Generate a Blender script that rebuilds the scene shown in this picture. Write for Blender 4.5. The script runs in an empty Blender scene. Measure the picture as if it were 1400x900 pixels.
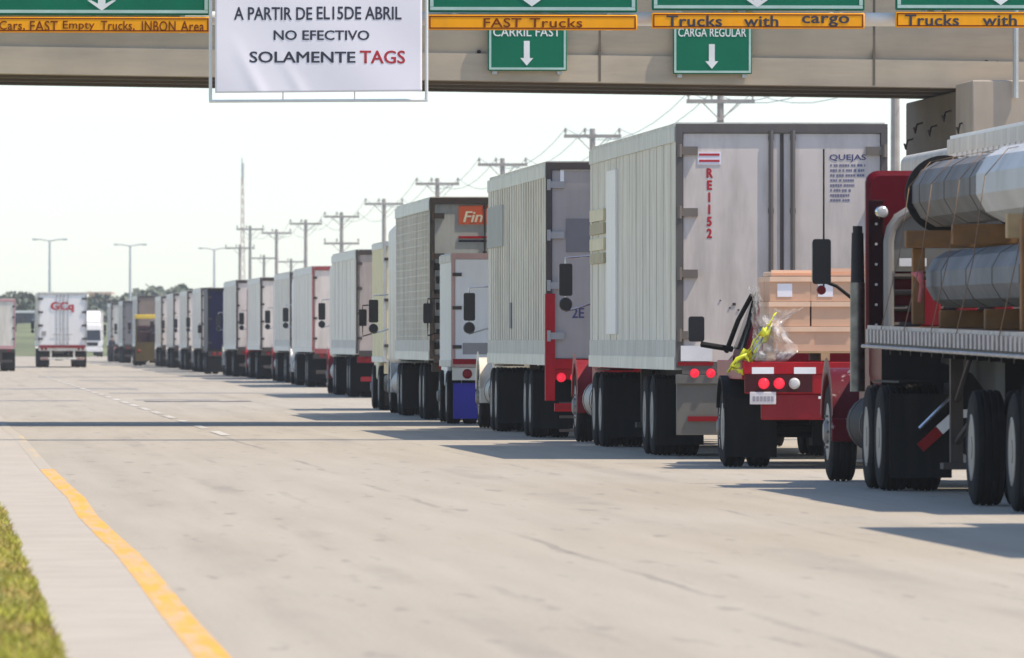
import bpy, bmesh, math, random
from math import sin, cos, radians, pi, tan, atan
from mathutils import Vector, Matrix
random.seed(7)
C = bpy.context.scene.collection
SC = bpy.context.scene

# ---------------------------------------------------------------- camera, sky, sun, exposure
F = 13500.0            # focal length in photo pixels (1400 wide): a long telephoto
HOR = 465.0            # horizon row in the photo
HC = 1.47              # eye height
TH = atan(0.0586)      # the road runs this far to the left of the camera's axis
cam_d = bpy.data.cameras.new('camera'); cam = bpy.data.objects.new('camera', cam_d); C.objects.link(cam)
cam_d.sensor_width = 36.0; cam_d.lens = 36.0 * F / 1400.0
cam.location = (0, 0, HC); cam.rotation_euler = (pi/2 + atan((HOR-450)/F), 0, 0)
cam_d.clip_start = 1.0; cam_d.clip_end = 12000
cam_d.dof.use_dof = True; cam_d.dof.focus_distance = 132; cam_d.dof.aperture_fstop = 9.0
SC.camera = cam
SUN_EL, SUN_BACK = radians(62), radians(18)
world = bpy.data.worlds.new('World'); SC.world = world; world.use_nodes = True
nt = world.node_tree; bg = nt.nodes['Background']
sky = nt.nodes.new('ShaderNodeTexSky'); sky.sky_type = 'NISHITA'; sky.sun_disc = False
sky.sun_elevation = SUN_EL; sky.sun_rotation = radians(90) - (TH - SUN_BACK)
sky.air_density = 0.75; sky.dust_density = 0.45; sky.ozone_density = 1.0
nt.links.new(sky.outputs[0], bg.inputs[0]); bg.inputs[1].default_value = 0.15
sl = bpy.data.lights.new('sun', 'SUN'); so = bpy.data.objects.new('sun', sl); C.objects.link(so)
sl.energy = 3.4; sl.angle = radians(0.6); sl.color = (1.0, 0.88, 0.74)
az = TH - SUN_BACK
sv = Vector((cos(SUN_EL)*cos(az), cos(SUN_EL)*sin(az), sin(SUN_EL)))
so.rotation_euler = (-sv).to_track_quat('-Z', 'Y').to_euler()
SC.render.engine = 'CYCLES'
vs = SC.view_settings; vs.view_transform = 'Standard'; vs.look = 'None'; vs.gamma = 1.0
vs.exposure = 0.68
SC.cycles.max_bounces = 6; SC.cycles.volume_bounces = 0
SC.cycles.volume_step_rate = 4.0

# ---------------------------------------------------------------- coordinate helpers
def X_of(px, Y): return (px - 700.0) / F * Y
def Z_of(py, Y): return (HOR - py) / F * Y + HC
def Y_ground(py): return HC * F / (py - HOR)
RIGHT = Vector((cos(TH), sin(TH), 0)); FWD = Vector((-sin(TH), cos(TH), 0))
def road_pt(t, s, z=0.0): return RIGHT * t + FWD * s + Vector((0, 0, z))
def line_u(px, Y0, phi=TH):
    """distance along a line through (0,Y0) turned by phi, where it meets photo column px"""
    k = (px - 700.0) / F
    return k * Y0 / (cos(phi) - k * sin(phi))

# ---------------------------------------------------------------- materials
MATS = {}
def M(name, col, rough=0.55, metal=0.0, var=0.10, scale=2.5, dirt=0.0, dcol=(0.16, 0.14, 0.11), dscale=(5, 5, 0.5), bump=0.0, emit=None, estr=0.0, coat=0.0, spec=0.5, dlo=0.45, dhi=0.75):
    if name in MATS: return MATS[name]
    m = bpy.data.materials.new(name); m.use_nodes = True; n = m.node_tree.nodes; L = m.node_tree.links
    b = n['Principled BSDF']; b.inputs['Roughness'].default_value = rough; b.inputs['Metallic'].default_value = metal
    b.inputs['Specular IOR Level'].default_value = spec
    if coat: b.inputs['Coat Weight'].default_value = coat
    tc = n.new('ShaderNodeTexCoord'); oi = n.new('ShaderNodeObjectInfo')
    add = n.new('ShaderNodeVectorMath'); add.operation = 'ADD'
    mul = n.new('ShaderNodeVectorMath'); mul.operation = 'SCALE'; mul.inputs[0].default_value = (37, 51, 23)
    L.new(oi.outputs['Random'], mul.inputs['Scale']); L.new(tc.outputs['Object'], add.inputs[0]); L.new(mul.outputs[0], add.inputs[1])
    no = n.new('ShaderNodeTexNoise'); no.inputs['Scale'].default_value = scale; no.inputs['Detail'].default_value = 6
    L.new(add.outputs[0], no.inputs['Vector'])
    r = n.new('ShaderNodeValToRGB')
    r.color_ramp.elements[0].position = 0.3; r.color_ramp.elements[1].position = 0.72
    r.color_ramp.elements[0].color = tuple(c*(1-var) for c in col) + (1,)
    r.color_ramp.elements[1].color = tuple(min(1, c*(1+var)) for c in col) + (1,)
    L.new(no.outputs[0], r.inputs[0]); out = r.outputs[0]
    if dirt > 0:
        mp = n.new('ShaderNodeVectorMath'); mp.operation = 'MULTIPLY'; mp.inputs[1].default_value = dscale
        L.new(add.outputs[0], mp.inputs[0])
        n2 = n.new('ShaderNodeTexNoise'); n2.inputs['Scale'].default_value = 1.0; n2.inputs['Detail'].default_value = 8; n2.inputs['Roughness'].default_value = 0.65
        L.new(mp.outputs[0], n2.inputs['Vector'])
        r2 = n.new('ShaderNodeValToRGB'); r2.color_ramp.elements[0].position = dlo; r2.color_ramp.elements[1].position = dhi
        r2.color_ramp.elements[0].color = (0, 0, 0, 1); r2.color_ramp.elements[1].color = (dirt, dirt, dirt, 1)
        L.new(n2.outputs[0], r2.inputs[0])
        mx = n.new('ShaderNodeMix'); mx.data_type = 'RGBA'; mx.inputs['B'].default_value = dcol + (1,)
        L.new(r2.outputs[0], mx.inputs['Factor']); L.new(out, mx.inputs['A']); out = mx.outputs['Result']
    L.new(out, b.inputs['Base Color'])
    if bump:
        bp = n.new('ShaderNodeBump'); bp.inputs['Strength'].default_value = bump; bp.inputs['Distance'].default_value = 0.02
        L.new(no.outputs[0], bp.inputs['Height']); L.new(bp.outputs[0], b.inputs['Normal'])
    if emit: b.inputs['Emission Color'].default_value = emit + (1,); b.inputs['Emission Strength'].default_value = estr
    MATS[name] = m
    return m

white = M('trailer white', (0.74, 0.70, 0.60), 0.45, dirt=0.5, var=0.05, dscale=(2, 2.0, .3), dlo=.42, dhi=.74, dcol=(.22, .19, .14), bump=.1)
white_b = M('trailer white worn', (0.72, 0.675, 0.565), 0.5, dirt=0.55, var=0.06, dscale=(2, 2.4, .3), dlo=.42, dhi=.72, dcol=(.22, .19, .14), bump=.12)
white_c = M('door white', (0.68, 0.60, 0.535), 0.45, dirt=0.45, var=0.05, dscale=(3, 3, .5), dlo=.46, dhi=.76, bump=.08)
white_d = M('grey white panel', (0.52, 0.51, 0.46), 0.5, dirt=0.55, var=0.06)
bright = M('fresh white', (0.84, 0.82, 0.78), 0.4, dirt=0.15, var=0.03)
alu = M('dull aluminium', (0.55, 0.56, 0.54), 0.42, metal=0.55, dirt=0.4)
greydoor = M('grey door paint', (0.33, 0.30, 0.285), 0.5, dirt=0.25, var=0.06)
greydark = M('dark grey panel', (0.16, 0.155, 0.16), 0.55, var=0.06)
browndoor = M('brown door', (0.22, 0.17, 0.14), 0.6, dirt=0.3)
steel = M('dark steel', (0.06, 0.050, 0.045), 0.6, metal=0.3, dirt=0.4, dcol=(0.12, 0.07, 0.04))
black = M('black chassis', (0.010, 0.010, 0.010), 0.7, dirt=0.3, dcol=(0.035, 0.03, 0.026), spec=0.2)
rubber = M('tyre rubber', (0.014, 0.0135, 0.013), 0.9, dirt=0.4, dcol=(0.05, 0.044, 0.04), dscale=(3, 3, 3), spec=0.15)
flapm = M('mud flap rubber', (0.013, 0.013, 0.013), 0.85, dirt=0.4, dcol=(0.045, 0.04, 0.035), spec=0.15)
rimm = M('rim steel', (0.22, 0.21, 0.20), 0.5, metal=0.4, dirt=0.6, dcol=(.06,.05,.045))
chrome = M('chrome', (0.72, 0.72, 0.70), 0.16, metal=1.0, var=0.03, dirt=0.25)
red = M('red paint', (0.36, 0.006, 0.014), 0.5, dirt=0.35, dcol=(0.10, 0.02, 0.018), spec=0.2)
burg = M('burgundy paint', (0.115, 0.002, 0.009), 0.4, dirt=0.25, dcol=(0.08, 0.02, 0.02), spec=0.12)
burg_w = M('chipped burgundy paint', (0.10, 0.003, 0.010), 0.45, dirt=0.9, dcol=(0.50, 0.42, 0.40), dscale=(4, 5, 4), dlo=.60, dhi=.66, spec=0.15)
dred = M('dark red paint', (0.24, 0.006, 0.013), 0.45, dirt=0.2, spec=0.25)
blue = M('blue vinyl', (0.025, 0.02, 0.30), 0.55, var=0.12)
navy = M('navy paint', (0.008, 0.009, 0.032), 0.5, spec=0.2)
cream = M('cream paint', (0.66, 0.58, 0.36), 0.45, dirt=0.3)
yellow = M('machine yellow', (0.72, 0.50, 0.05), 0.45, dirt=0.3)
mustard = M('mustard brown', (0.10, 0.07, 0.022), 0.8, dirt=0.5, dcol=(.04,.03,.02), spec=.2)
maroon = M('maroon load', (0.06, 0.026, 0.03), 0.8, spec=.2)
glass = M('dark window glass', (0.02, 0.024, 0.028), 0.06, var=0.02)
mirrorm = M('mirror housing black', (0.012, 0.012, 0.013), 0.35)
lens_r = M('red lamp lens', (0.5, 0.01, 0.02), 0.25, emit=(1.0, 0.03, 0.07), estr=0.45)
lens_rd = M('red lamp lens unlit', (0.24, 0.008, 0.012), 0.3, spec=.3)
lens_w = M('clear lamp lens', (0.55, 0.55, 0.53), 0.15)
lens_a = M('amber lens', (0.7, 0.25, 0.02), 0.25)
refl_w = M('white reflector', (0.8, 0.8, 0.8), 0.3)
txt_dark = M('dark lettering', (0.03, 0.03, 0.045), 0.6)
txt_navy = M('navy lettering', (0.06, 0.055, 0.15), 0.6, var=0.3)
txt_red = M('red lettering', (0.45, 0.02, 0.03), 0.6)
txt_white = M('white lettering', (0.75, 0.77, 0.75), 0.6)
txt_brown = M('brown lettering', (0.20, 0.035, 0.004), 0.7, spec=0.1)
orange = M('orange sign sheet', (0.95, 0.39, 0.004), 0.6, var=0.05, dirt=0.12, spec=0.12)
green = M('green sign sheet', (0.002, 0.15, 0.078), 0.6, var=0.06, spec=0.12)
silver_edge = M('sign border', (0.40, 0.56, 0.50), 0.5)
banner_m = M('banner vinyl', (0.88, 0.84, 0.88), 0.6, var=0.02, scale=0.8)
galv = M('galvanised steel', (0.145, 0.143, 0.143), 0.68, metal=0.1, var=0.22, scale=1.6, dirt=0.45, spec=0.25)
galv_c = M('blue-grey galvanised steel', (0.185, 0.19, 0.20), 0.68, metal=0.1, var=0.2, scale=1.6, dirt=0.4, spec=0.25)
galv_b = M('bright galvanised steel', (0.50, 0.51, 0.51), 0.6, metal=0.15, var=0.1, scale=1.5)
wood = M('raw timber', (0.25, 0.115, 0.032), 0.8, var=0.25, scale=4, dirt=0.3, dscale=(2, 12, 12))
woodp = M('pale timber', (0.42, 0.29, 0.15), 0.8, var=0.2, scale=4)
card = M('cardboard', (0.60, 0.37, 0.245), 0.85, var=0.07, scale=3)
card_l = M('cardboard lid', (0.74, 0.50, 0.35), 0.85, var=0.06, scale=3)
paper = M('paper label', (0.78, 0.75, 0.80), 0.7, var=0.04)
strapm = M('webbing strap', (0.20, 0.125, 0.07), 0.8)
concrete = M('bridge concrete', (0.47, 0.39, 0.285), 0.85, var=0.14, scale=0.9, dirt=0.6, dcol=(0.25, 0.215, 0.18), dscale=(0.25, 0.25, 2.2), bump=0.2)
concrete_d = M('shade and joint concrete', (0.15, 0.12, 0.09), 0.9, var=0.12, scale=0.9, dirt=0.5, dcol=(0.09, 0.075, 0.06), dscale=(0.3, 0.3, 2))  # darker copy: shade under the deck and on the pier put into the colour
concrete_l = M('pier concrete', (0.43, 0.36, 0.285), 0.85, var=0.10, scale=1.2, dirt=0.4, dcol=(0.26, 0.22, 0.18), dscale=(1.5, 1.5, 0.4))
pipe_w = M('painted pipe', (0.74, 0.75, 0.72), 0.45, var=0.05)
polec = M('weathered hazed pole', (0.36, 0.325, 0.295), 0.85, var=0.15)  # lightened: distance haze mixed into the pole colour
poles = M('galvanised lamp post', (0.6, 0.6, 0.59), 0.5, metal=0.4)
skin = M('skin', (0.35, 0.2, 0.14), 0.6)
cloth_d = M('dark clothing', (0.03, 0.03, 0.04), 0.85)
cloth_g = M('dark shirt', (0.06, 0.055, 0.065), 0.85)
hairm = M('black hair', (0.012, 0.01, 0.009), 0.6)
bark = M('bark', (0.10, 0.075, 0.05), 0.9)
leaf = M('tree foliage', (0.10, 0.12, 0.08), 0.7, var=0.45, scale=0.5)
masto = M('mast hazed paint', (0.55, 0.36, 0.33), 0.6)  # paler and greyer, with distance haze put into the paint colour
bldg = M('pale plaster', (0.62, 0.47, 0.34), 0.8)
bldg_d = M('dark cladding', (0.08, 0.09, 0.11), 0.7)
ytape = M('yellow tape', (0.72, 0.74, 0.03), 0.5, var=0.15)

def film_mat():
    m = bpy.data.materials.new('clear stretch film'); m.use_nodes = True; n = m.node_tree.nodes; L = m.node_tree.links
    b = n['Principled BSDF']; b.inputs['Base Color'].default_value = (0.80, 0.80, 0.80, 1); b.inputs['Roughness'].default_value = 0.18
    tr = n.new('ShaderNodeBsdfTransparent'); mx = n.new('ShaderNodeMixShader')
    tc = n.new('ShaderNodeTexCoord'); no = n.new('ShaderNodeTexNoise'); no.inputs['Scale'].default_value = 7; no.inputs['Detail'].default_value = 5
    r = n.new('ShaderNodeValToRGB'); r.color_ramp.elements[0].position = 0.42; r.color_ramp.elements[1].position = 0.7
    r.color_ramp.elements[0].color = (0.12,)*3 + (1,); r.color_ramp.elements[1].color = (0.75,)*3 + (1,)
    L.new(tc.outputs['Object'], no.inputs['Vector']); L.new(no.outputs[0], r.inputs[0]); L.new(r.outputs[0], mx.inputs[0])
    L.new(tr.outputs[0], mx.inputs[1]); L.new(b.outputs[0], mx.inputs[2]); L.new(mx.outputs[0], n['Material Output'].inputs[0])
    return m
film = film_mat()

# ---------------------------------------------------------------- mesh collecting
class MB:
    def __init__(s): s.v = []; s.f = []; s.m = []; s.X = None
    def add(s, vs_, fs, m=0):
        o = len(s.v)
        for p in vs_:
            p = Vector(p)
            if s.X is not None: p = s.X @ p
            s.v.append(p)
        for f in fs: s.f.append([i+o for i in f]); s.m.append(m)
    def box(s, x0, x1, y0, y1, z0, z1, m=0):
        s.add([(x0,y0,z0),(x1,y0,z0),(x1,y1,z0),(x0,y1,z0),(x0,y0,z1),(x1,y0,z1),(x1,y1,z1),(x0,y1,z1)],
              [(0,3,2,1),(4,5,6,7),(0,1,5,4),(1,2,6,5),(2,3,7,6),(3,0,4,7)], m)
    def cyl(s, p0, p1, r, n=12, m=0, r2=None, caps=True):
        p0 = Vector(p0); p1 = Vector(p1); d = (p1-p0).normalized(); r2 = r if r2 is None else r2
        a = d.orthogonal().normalized(); b = d.cross(a)
        ring = lambda p, q: [p + (a*cos(2*pi*i/n) + b*sin(2*pi*i/n))*q for i in range(n)]
        vs_ = ring(p0, r) + ring(p1, r2)
        fs = [(i, (i+1) % n, n+(i+1) % n, n+i) for i in range(n)]
        if caps: fs += [tuple(range(n-1, -1, -1)), tuple(range(n, 2*n))]
        s.add(vs_, fs, m)
    def tube(s, pts, r, n=8, m=0):
        pts = [Vector(p) for p in pts]; rings = []; a = None
        for i, p in enumerate(pts):
            d = (pts[min(i+1, len(pts)-1)] - pts[max(i-1, 0)]).normalized()
            if a is None: a = d.orthogonal().normalized()
            else: a = (a - d*a.dot(d)).normalized()
            b = d.cross(a); rings.append([p + (a*cos(2*pi*k/n) + b*sin(2*pi*k/n))*r for k in range(n)])
        s.loft(rings, m)
    def loft(s, rings, m=0, caps=True):
        n = len(rings[0]); vs_ = [p for r in rings for p in r]; fs = []
        for j in range(len(rings)-1):
            for i in range(n): fs.append((j*n+i, j*n+(i+1) % n, (j+1)*n+(i+1) % n, (j+1)*n+i))
        if caps: fs += [tuple(range(n-1, -1, -1)), tuple(range((len(rings)-1)*n, len(rings)*n))]
        s.add(vs_, fs, m)
    def prism(s, prof, x0, x1, m=0, top=None):
        """side profile [(y,z)] pushed along x; top = (z0, z1, inset): narrows between the heights z0 and z1"""
        def w(z):
            if not top: return 0
            k = min(1, max(0, (z-top[0])/(top[1]-top[0]))); return top[2]*k
        n = len(prof); sg = 1 if x1 > x0 else -1
        vs_ = [(x0+w(z)*sg, y, z) for y, z in prof] + [(x1-w(z)*sg, y, z) for y, z in prof]
        fs = [(i, (i+1) % n, n+(i+1) % n, n+i) for i in range(n)] + [tuple(range(n-1, -1, -1)), tuple(range(n, 2*n))]
        s.add(vs_, fs, m)
    def arch(s, cy, cz, ri, ro, x0, x1, a0, a1, n=14, m=0):
        rings = []
        for i in range(n+1):
            a = radians(a0 + (a1-a0)*i/n); c, q = cos(a), sin(a)
            rings.append([(x0, cy+ri*c, cz+ri*q), (x1, cy+ri*c, cz+ri*q), (x1, cy+ro*c, cz+ro*q), (x0, cy+ro*c, cz+ro*q)])
        s.loft(rings, m)
    def lathe(s, prof, n=28, m=0, c=(0, 0, 0)):
        """profile [(x, r)] turned about the x axis"""
        rings = [[(c[0]+x, c[1]+r*cos(2*pi*i/n), c[2]+r*sin(2*pi*i/n)) for i in range(n)] for x, r in prof]
        s.loft(rings, m)
    def rr(s, y, hw, z0, z1, r, n=4, cx=0.0):
        pts = []
        for (qx, qz, a) in ((hw-r, z1-r, 0), (-(hw-r), z1-r, 90), (-(hw-r), z0+r, 180), (hw-r, z0+r, 270)):
            for i in range(n+1):
                t = radians(a + 90*i/n); pts.append((cx+qx+r*cos(t), y, qz+r*sin(t)))
        return pts
    def mesh(s, name, mats, smooth=True):
        me = bpy.data.meshes.new(name); me.from_pydata([tuple(p) for p in s.v], [], s.f)
        for m in (mats if isinstance(mats, (list, tuple)) else [mats]): me.materials.append(m)
        me.polygons.foreach_set('material_index', s.m)
        bm = bmesh.new(); bm.from_mesh(me); bmesh.ops.recalc_face_normals(bm, faces=bm.faces); bm.to_mesh(me); bm.free()
        if smooth:
            me.polygons.foreach_set('use_smooth', [True]*len(me.polygons)); me.set_sharp_from_angle(angle=radians(32))
        me.update(); return me
    def build(s, name, mats, parent=None, loc=(0, 0, 0), bevel=0.0, rotz=0.0, smooth=True):
        return inst(name, s.mesh(name, mats, smooth), parent, loc, bevel, rotz)
def inst(name, me, parent=None, loc=(0, 0, 0), bevel=0.0, rotz=0.0):
    o = bpy.data.objects.new(name, me); C.objects.link(o); o.location = loc; o.rotation_euler = (0, 0, rotz)
    if parent: o.parent = parent
    if bevel:
        b = o.modifiers.new('bevel', 'BEVEL'); b.width = bevel; b.segments = 2; b.limit_method = 'ANGLE'; b.angle_limit = radians(40)
    return o
CACHE = {}
def cached(key, fn):
    if key not in CACHE: CACHE[key] = fn()
    return CACHE[key]
def tag(o, label, cat, group=None):
    o['label'] = label; o['category'] = cat
    if group: o['group'] = group
    return o
def thing(name, label, cat, loc=(0, 0, 0), rotz=0.0, group=None):
    o = bpy.data.objects.new(name, None); C.objects.link(o); o.location = loc; o.rotation_euler = (0, 0, rotz); o.empty_display_size = 0.3
    return tag(o, label, cat, group)
def struct(o, kind='structure'): o['kind'] = kind; return o

def text(body, x0, x1, z0, z1, mat, parent, y=0.0, bold=0.0, space=1.0, shear=0.0, name='lettering', vertical=False):
    """lettering fitted into a rectangle on a wall that faces -y"""
    cu = bpy.data.curves.new('t', 'FONT'); cu.body = body; cu.size = 1.0; cu.space_character = space; cu.shear = shear
    cu.extrude = 0.0012; cu.resolution_u = 3; cu.space_line = 0.95
    if vertical: cu.body = '\n'.join(body); cu.align_x = 'CENTER'
    to = bpy.data.objects.new('t', cu); C.objects.link(to)
    bpy.context.view_layer.update()
    me = bpy.data.meshes.new_from_object(to.evaluated_get(bpy.context.evaluated_depsgraph_get()))
    bpy.data.objects.remove(to); bpy.data.curves.remove(cu)
    if bold:      # heavier strokes: the same outline laid again a little to each side, each a hair behind the last
        bm = bmesh.new(); b = bold
        for k, (dx, dy) in enumerate(((0, 0), (b, 0), (-b, 0), (0, b*.7), (0, -b*.7), (b*.7, b*.5), (-b*.7, -b*.5), (b*.7, -b*.5), (-b*.7, b*.5))):
            n0 = len(bm.verts); bm.from_mesh(me); bm.verts.ensure_lookup_table()
            for v in bm.verts[n0:]: v.co += Vector((dx, dy, -.0003*k))
        bm.to_mesh(me); bm.free()
    xs = [v.co.x for v in me.vertices]; ys = [v.co.y for v in me.vertices]
    ax, bx, ay, by = min(xs), max(xs), min(ys), max(ys)
    for v in me.vertices:
        v.co = (x0 + (v.co.x-ax)/(bx-ax)*(x1-x0), y - v.co.z, z0 + (v.co.y-ay)/(by-ay)*(z1-z0))
    me.materials.clear(); me.materials.append(mat); me.name = name
    return inst(name, me, parent)

# ---------------------------------------------------------------- setting: ground, road, marks
def ground_material():
    m = M('dry ground', (0.26, 0.22, 0.14), 0.95, var=0.25, scale=0.05, dirt=0.8, dcol=(0.13, 0.15, 0.05), dscale=(0.03, 0.03, 0.03))
    return m
def road_material():
    m = bpy.data.materials.new('worn concrete road'); m.use_nodes = True; n = m.node_tree.nodes; L = m.node_tree.links
    b = n['Principled BSDF']; b.inputs['Roughness'].default_value = 0.85
    tc = n.new('ShaderNodeTexCoord')
    def noise(sc, detail=6, rough=0.6):
        v = n.new('ShaderNodeVectorMath'); v.operation = 'MULTIPLY'; v.inputs[1].default_value = sc
        L.new(tc.outputs['Object'], v.inputs[0])
        t = n.new('ShaderNodeTexNoise'); t.inputs['Scale'].default_value = 1; t.inputs['Detail'].default_value = detail; t.inputs['Roughness'].default_value = rough
        L.new(v.outputs[0], t.inputs['Vector']); return t.outputs[0]
    def ramp(inp, p0, p1, c0, c1):
        r = n.new('ShaderNodeValToRGB'); r.color_ramp.elements[0].position = p0; r.color_ramp.elements[1].position = p1
        r.color_ramp.elements[0].color = c0 + (1,); r.color_ramp.elements[1].color = c1 + (1,); L.new(inp, r.inputs[0]); return r.outputs[0]
    def mix(fac, a, c, blend='MIX'):
        x = n.new('ShaderNodeMix'); x.data_type = 'RGBA'; x.blend_type = blend; L.new(fac, x.inputs['Factor']) if not isinstance(fac, float) else setattr(x.inputs['Factor'], 'default_value', fac)
        L.new(a, x.inputs['A'])
        if isinstance(c, tuple): x.inputs['B'].default_value = c + (1,)
        else: L.new(c, x.inputs['B'])
        return x.outputs['Result']
    def math_(op, a, c=None):
        x = n.new('ShaderNodeMath'); x.operation = op
        for i, q in enumerate((a, c)):
            if q is None: continue
            if isinstance(q, (int, float)): x.inputs[i].default_value = q
            else: L.new(q, x.inputs[i])
        return x.outputs[0]
    base = ramp(noise((0.35, 0.035, 1)), 0.3, 0.7, (0.35, 0.305, 0.232), (0.395, 0.355, 0.282))
    base = mix(0.4, base, ramp(noise((2.2, 0.07, 1), 8), 0.35, 0.65, (0.32, 0.28, 0.215), (0.425, 0.382, 0.305)))
    # scuffs and stains, drawn out along the way the wheels run
    sp = ramp(noise((4.5, 0.45, 1), 3, 0.5), 0.625, 0.71, (0, 0, 0), (0.45, 0.45, 0.45))
    base = mix(sp, base, (0.17, 0.15, 0.135))
    sp2 = ramp(noise((9, 1.0, 1), 4, 0.6), 0.66, 0.78, (0, 0, 0), (0.45, 0.45, 0.45))
    base = mix(sp2, base, (0.2, 0.18, 0.165))
    sep = n.new('ShaderNodeSeparateXYZ'); L.new(tc.outputs['Object'], sep.inputs[0])
    wob = math_('MULTIPLY', math_('SUBTRACT', noise((0.8, 0.25, 1), 5), 0.5), 0.25)
    xx = math_('ADD', sep.outputs[0], wob)
    for c, w, k, gate in ((4.42, 0.05, 0.45, (0.44, 0.60)), (2.84, 0.16, 0.34, (0.46, 0.64)), (3.35, 0.05, 0.3, (0.5, 0.62)), (5.9, 0.25, 0.22, (0.45, 0.62)), (7.6, 0.25, 0.22, (0.42, 0.62)), (6.8, 0.04, 0.4, (0.5, 0.6)), (2.0, 0.3, 0.18, (0.45, 0.65))):
        d = math_('ABSOLUTE', math_('SUBTRACT', xx, c))
        ln = math_('SUBTRACT', 1.0, math_('DIVIDE', d, w)); ln = math_('MAXIMUM', ln, 0.0)
        g = ramp(noise((0.6, 0.06 + 0.01*c, 1.3 + c), 5), gate[0], gate[1], (0, 0, 0), (1, 1, 1))
        base = mix(math_('MULTIPLY', math_('MULTIPLY', math_('MINIMUM', math_('MULTIPLY', ln, 2.0), 1.0), k), g), base, (0.14, 0.125, 0.115))
    fine = ramp(noise((30, 12, 1), 3), 0.3, 0.7, (0.9, 0.9, 0.9), (1.06, 1.06, 1.06))
    base = mix(1.0, base, fine, 'MULTIPLY')
    L.new(base, b.inputs['Base Color'])
    bp = n.new('ShaderNodeBump'); bp.inputs['Strength'].default_value = 0.25; bp.inputs['Distance'].default_value = 0.01
    L.new(noise((12, 6, 1), 5), bp.inputs['Height']); L.new(bp.outputs[0], b.inputs['Normal'])
    return m
def sheet(name, pts, mat, kind='structure', rot=TH):
    mb = MB(); mb.add(pts, [tuple(range(len(pts)))]); o = mb.build(name, mat, rotz=rot); o['kind'] = kind; return o
def tsheet(name, t0, t1, s0, s1, z, mat): return sheet(name, [(t0, s0, z), (t1, s0, z), (t1, s1, z), (t0, s1, z)], mat)
tsheet('ground', -1400, 1400, -100, 2500, -0.12, ground_material())
roadm = road_material()
tsheet('road', 1.18, 24.0, -60, 870, 0.0, roadm)
kerbm = M('pale shoulder concrete', (0.415, 0.37, 0.30), 0.9, var=0.08, scale=1.5, dirt=0.2, dcol=(0.28, 0.25, 0.2), dscale=(3, 0.4, 1))
tsheet('shoulder', 0.52, 1.30, -60, 300, 0.004, kerbm)
tsheet('far_shoulder', -30, 1.18, 300, 870, 0.002, roadm)
grassm = M('verge turf', (0.26, 0.24, 0.04), 0.95, var=0.35, scale=1.2, dirt=0.6, dcol=(0.22, 0.17, 0.06), dscale=(1.2, 0.25, 1))
mb = MB(); rnd = random.Random(3); ed = []
for i in range(120):
    s = -20 + i*2.6; ed.append((0.60 + rnd.uniform(-0.06, 0.05), s))
for (a, b) in zip(ed[:-1], ed[1:]):
    mb.add([(a[0], a[1], 0.006), (b[0], b[1], 0.006), (b[0]-0.25, b[1], 0.03), (a[0]-0.25, a[1], 0.03)], [(0, 1, 2, 3)])
    mb.add([(a[0]-0.25, a[1], 0.03), (b[0]-0.25, b[1], 0.03), (-30, b[1], 0.06), (-30, a[1], 0.06)], [(0, 1, 2, 3)])
struct(mb.build('grass_verge', grassm, rotz=TH))
# blades of grass on the verge: nobody could count them
gb1 = M('grass blade', (0.32, 0.31, 0.03), 0.7, var=0.4, scale=0.7); gb2 = M('dry grass blade', (0.38, 0.27, 0.07), 0.8, var=0.3, scale=0.8)
mb = MB(); rnd = random.Random(5)
for i in range(26000):
    s = 42 + 44*rnd.random()**1.3; t = 0.60 - 2.3*rnd.random()**1.3; h = rnd.uniform(0.015, 0.055); a = rnd.uniform(0, 6.3); w = rnd.uniform(0.004, 0.009)
    dx, dy = cos(a)*w, sin(a)*w; lx, ly = rnd.uniform(-.05, .05), rnd.uniform(-.05, .05); z = 0.006 + min(0.025, max(0, (0.60-t)/0.25*0.024))
    mb.add([(t-dx, s-dy, z), (t+dx, s+dy, z), (t+lx, s+ly, z+h)], [(0, 1, 2)], 1 if rnd.random() < 0.2 + .5*(sin(s*.9+t*3) > .55) else 0)
struct(mb.build('grass', [gb1, gb2], rotz=TH, smooth=False), 'stuff')
# yellow edge line, a little crooked and worn
ylm = M('yellow road paint', (0.72, 0.36, 0.03), 0.7, var=0.10, scale=1.2, dirt=0.75, dcol=(0.42, 0.37, 0.29), dscale=(9.0, 0.5, 1), dlo=0.43, dhi=0.63)
ylw = M('worn yellow road paint', (0.66, 0.45, 0.16), 0.7, var=0.12, scale=1.2, dirt=0.95, dcol=(0.40, 0.36, 0.29), dscale=(3.0, 0.08, 1), dlo=0.20, dhi=0.44)
def stripe(name, pts, w, z, mat):
    mb = MB()
    for (t0, s0), (t1, s1) in zip(pts[:-1], pts[1:]):
        mb.add([(t0, s0, z), (t0+w, s0, z), (t1+w, s1, z), (t1, s1, z)], [(0, 1, 2, 3)])
    return struct(mb.build(name, mat, rotz=TH))
stripe('yellow_edge_line', [(1.20, 20), (1.205, 44), (1.21, 52), (1.235, 60), (1.245, 68), (1.22, 74), (1.20, 82), (1.24, 92), (1.215, 100), (1.20, 112)], 0.165, 0.006, ylm)
stripe('worn_edge_line', [(1.20, 112), (1.21, 150), (1.15, 162), (1.15, 190)], 0.15, 0.006, ylw)
wlm = M('white road paint', (0.54, 0.51, 0.45), 0.7, var=0.06, scale=1, dirt=0.9, dcol=(0.42, 0.38, 0.31), dscale=(2, 0.3, 1), dlo=.38, dhi=.6)
for i in range(22):
    s = 152 + i*11.0; tsheet('lane_dash', 4.42, 4.58, s, s+6.5, 0.006, wlm)
patchm = M('asphalt patch', (0.10, 0.092, 0.09), 0.9, var=0.2)
patchl = M('grey repair patch', (0.25, 0.235, 0.22), 0.9, var=0.15)
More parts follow.
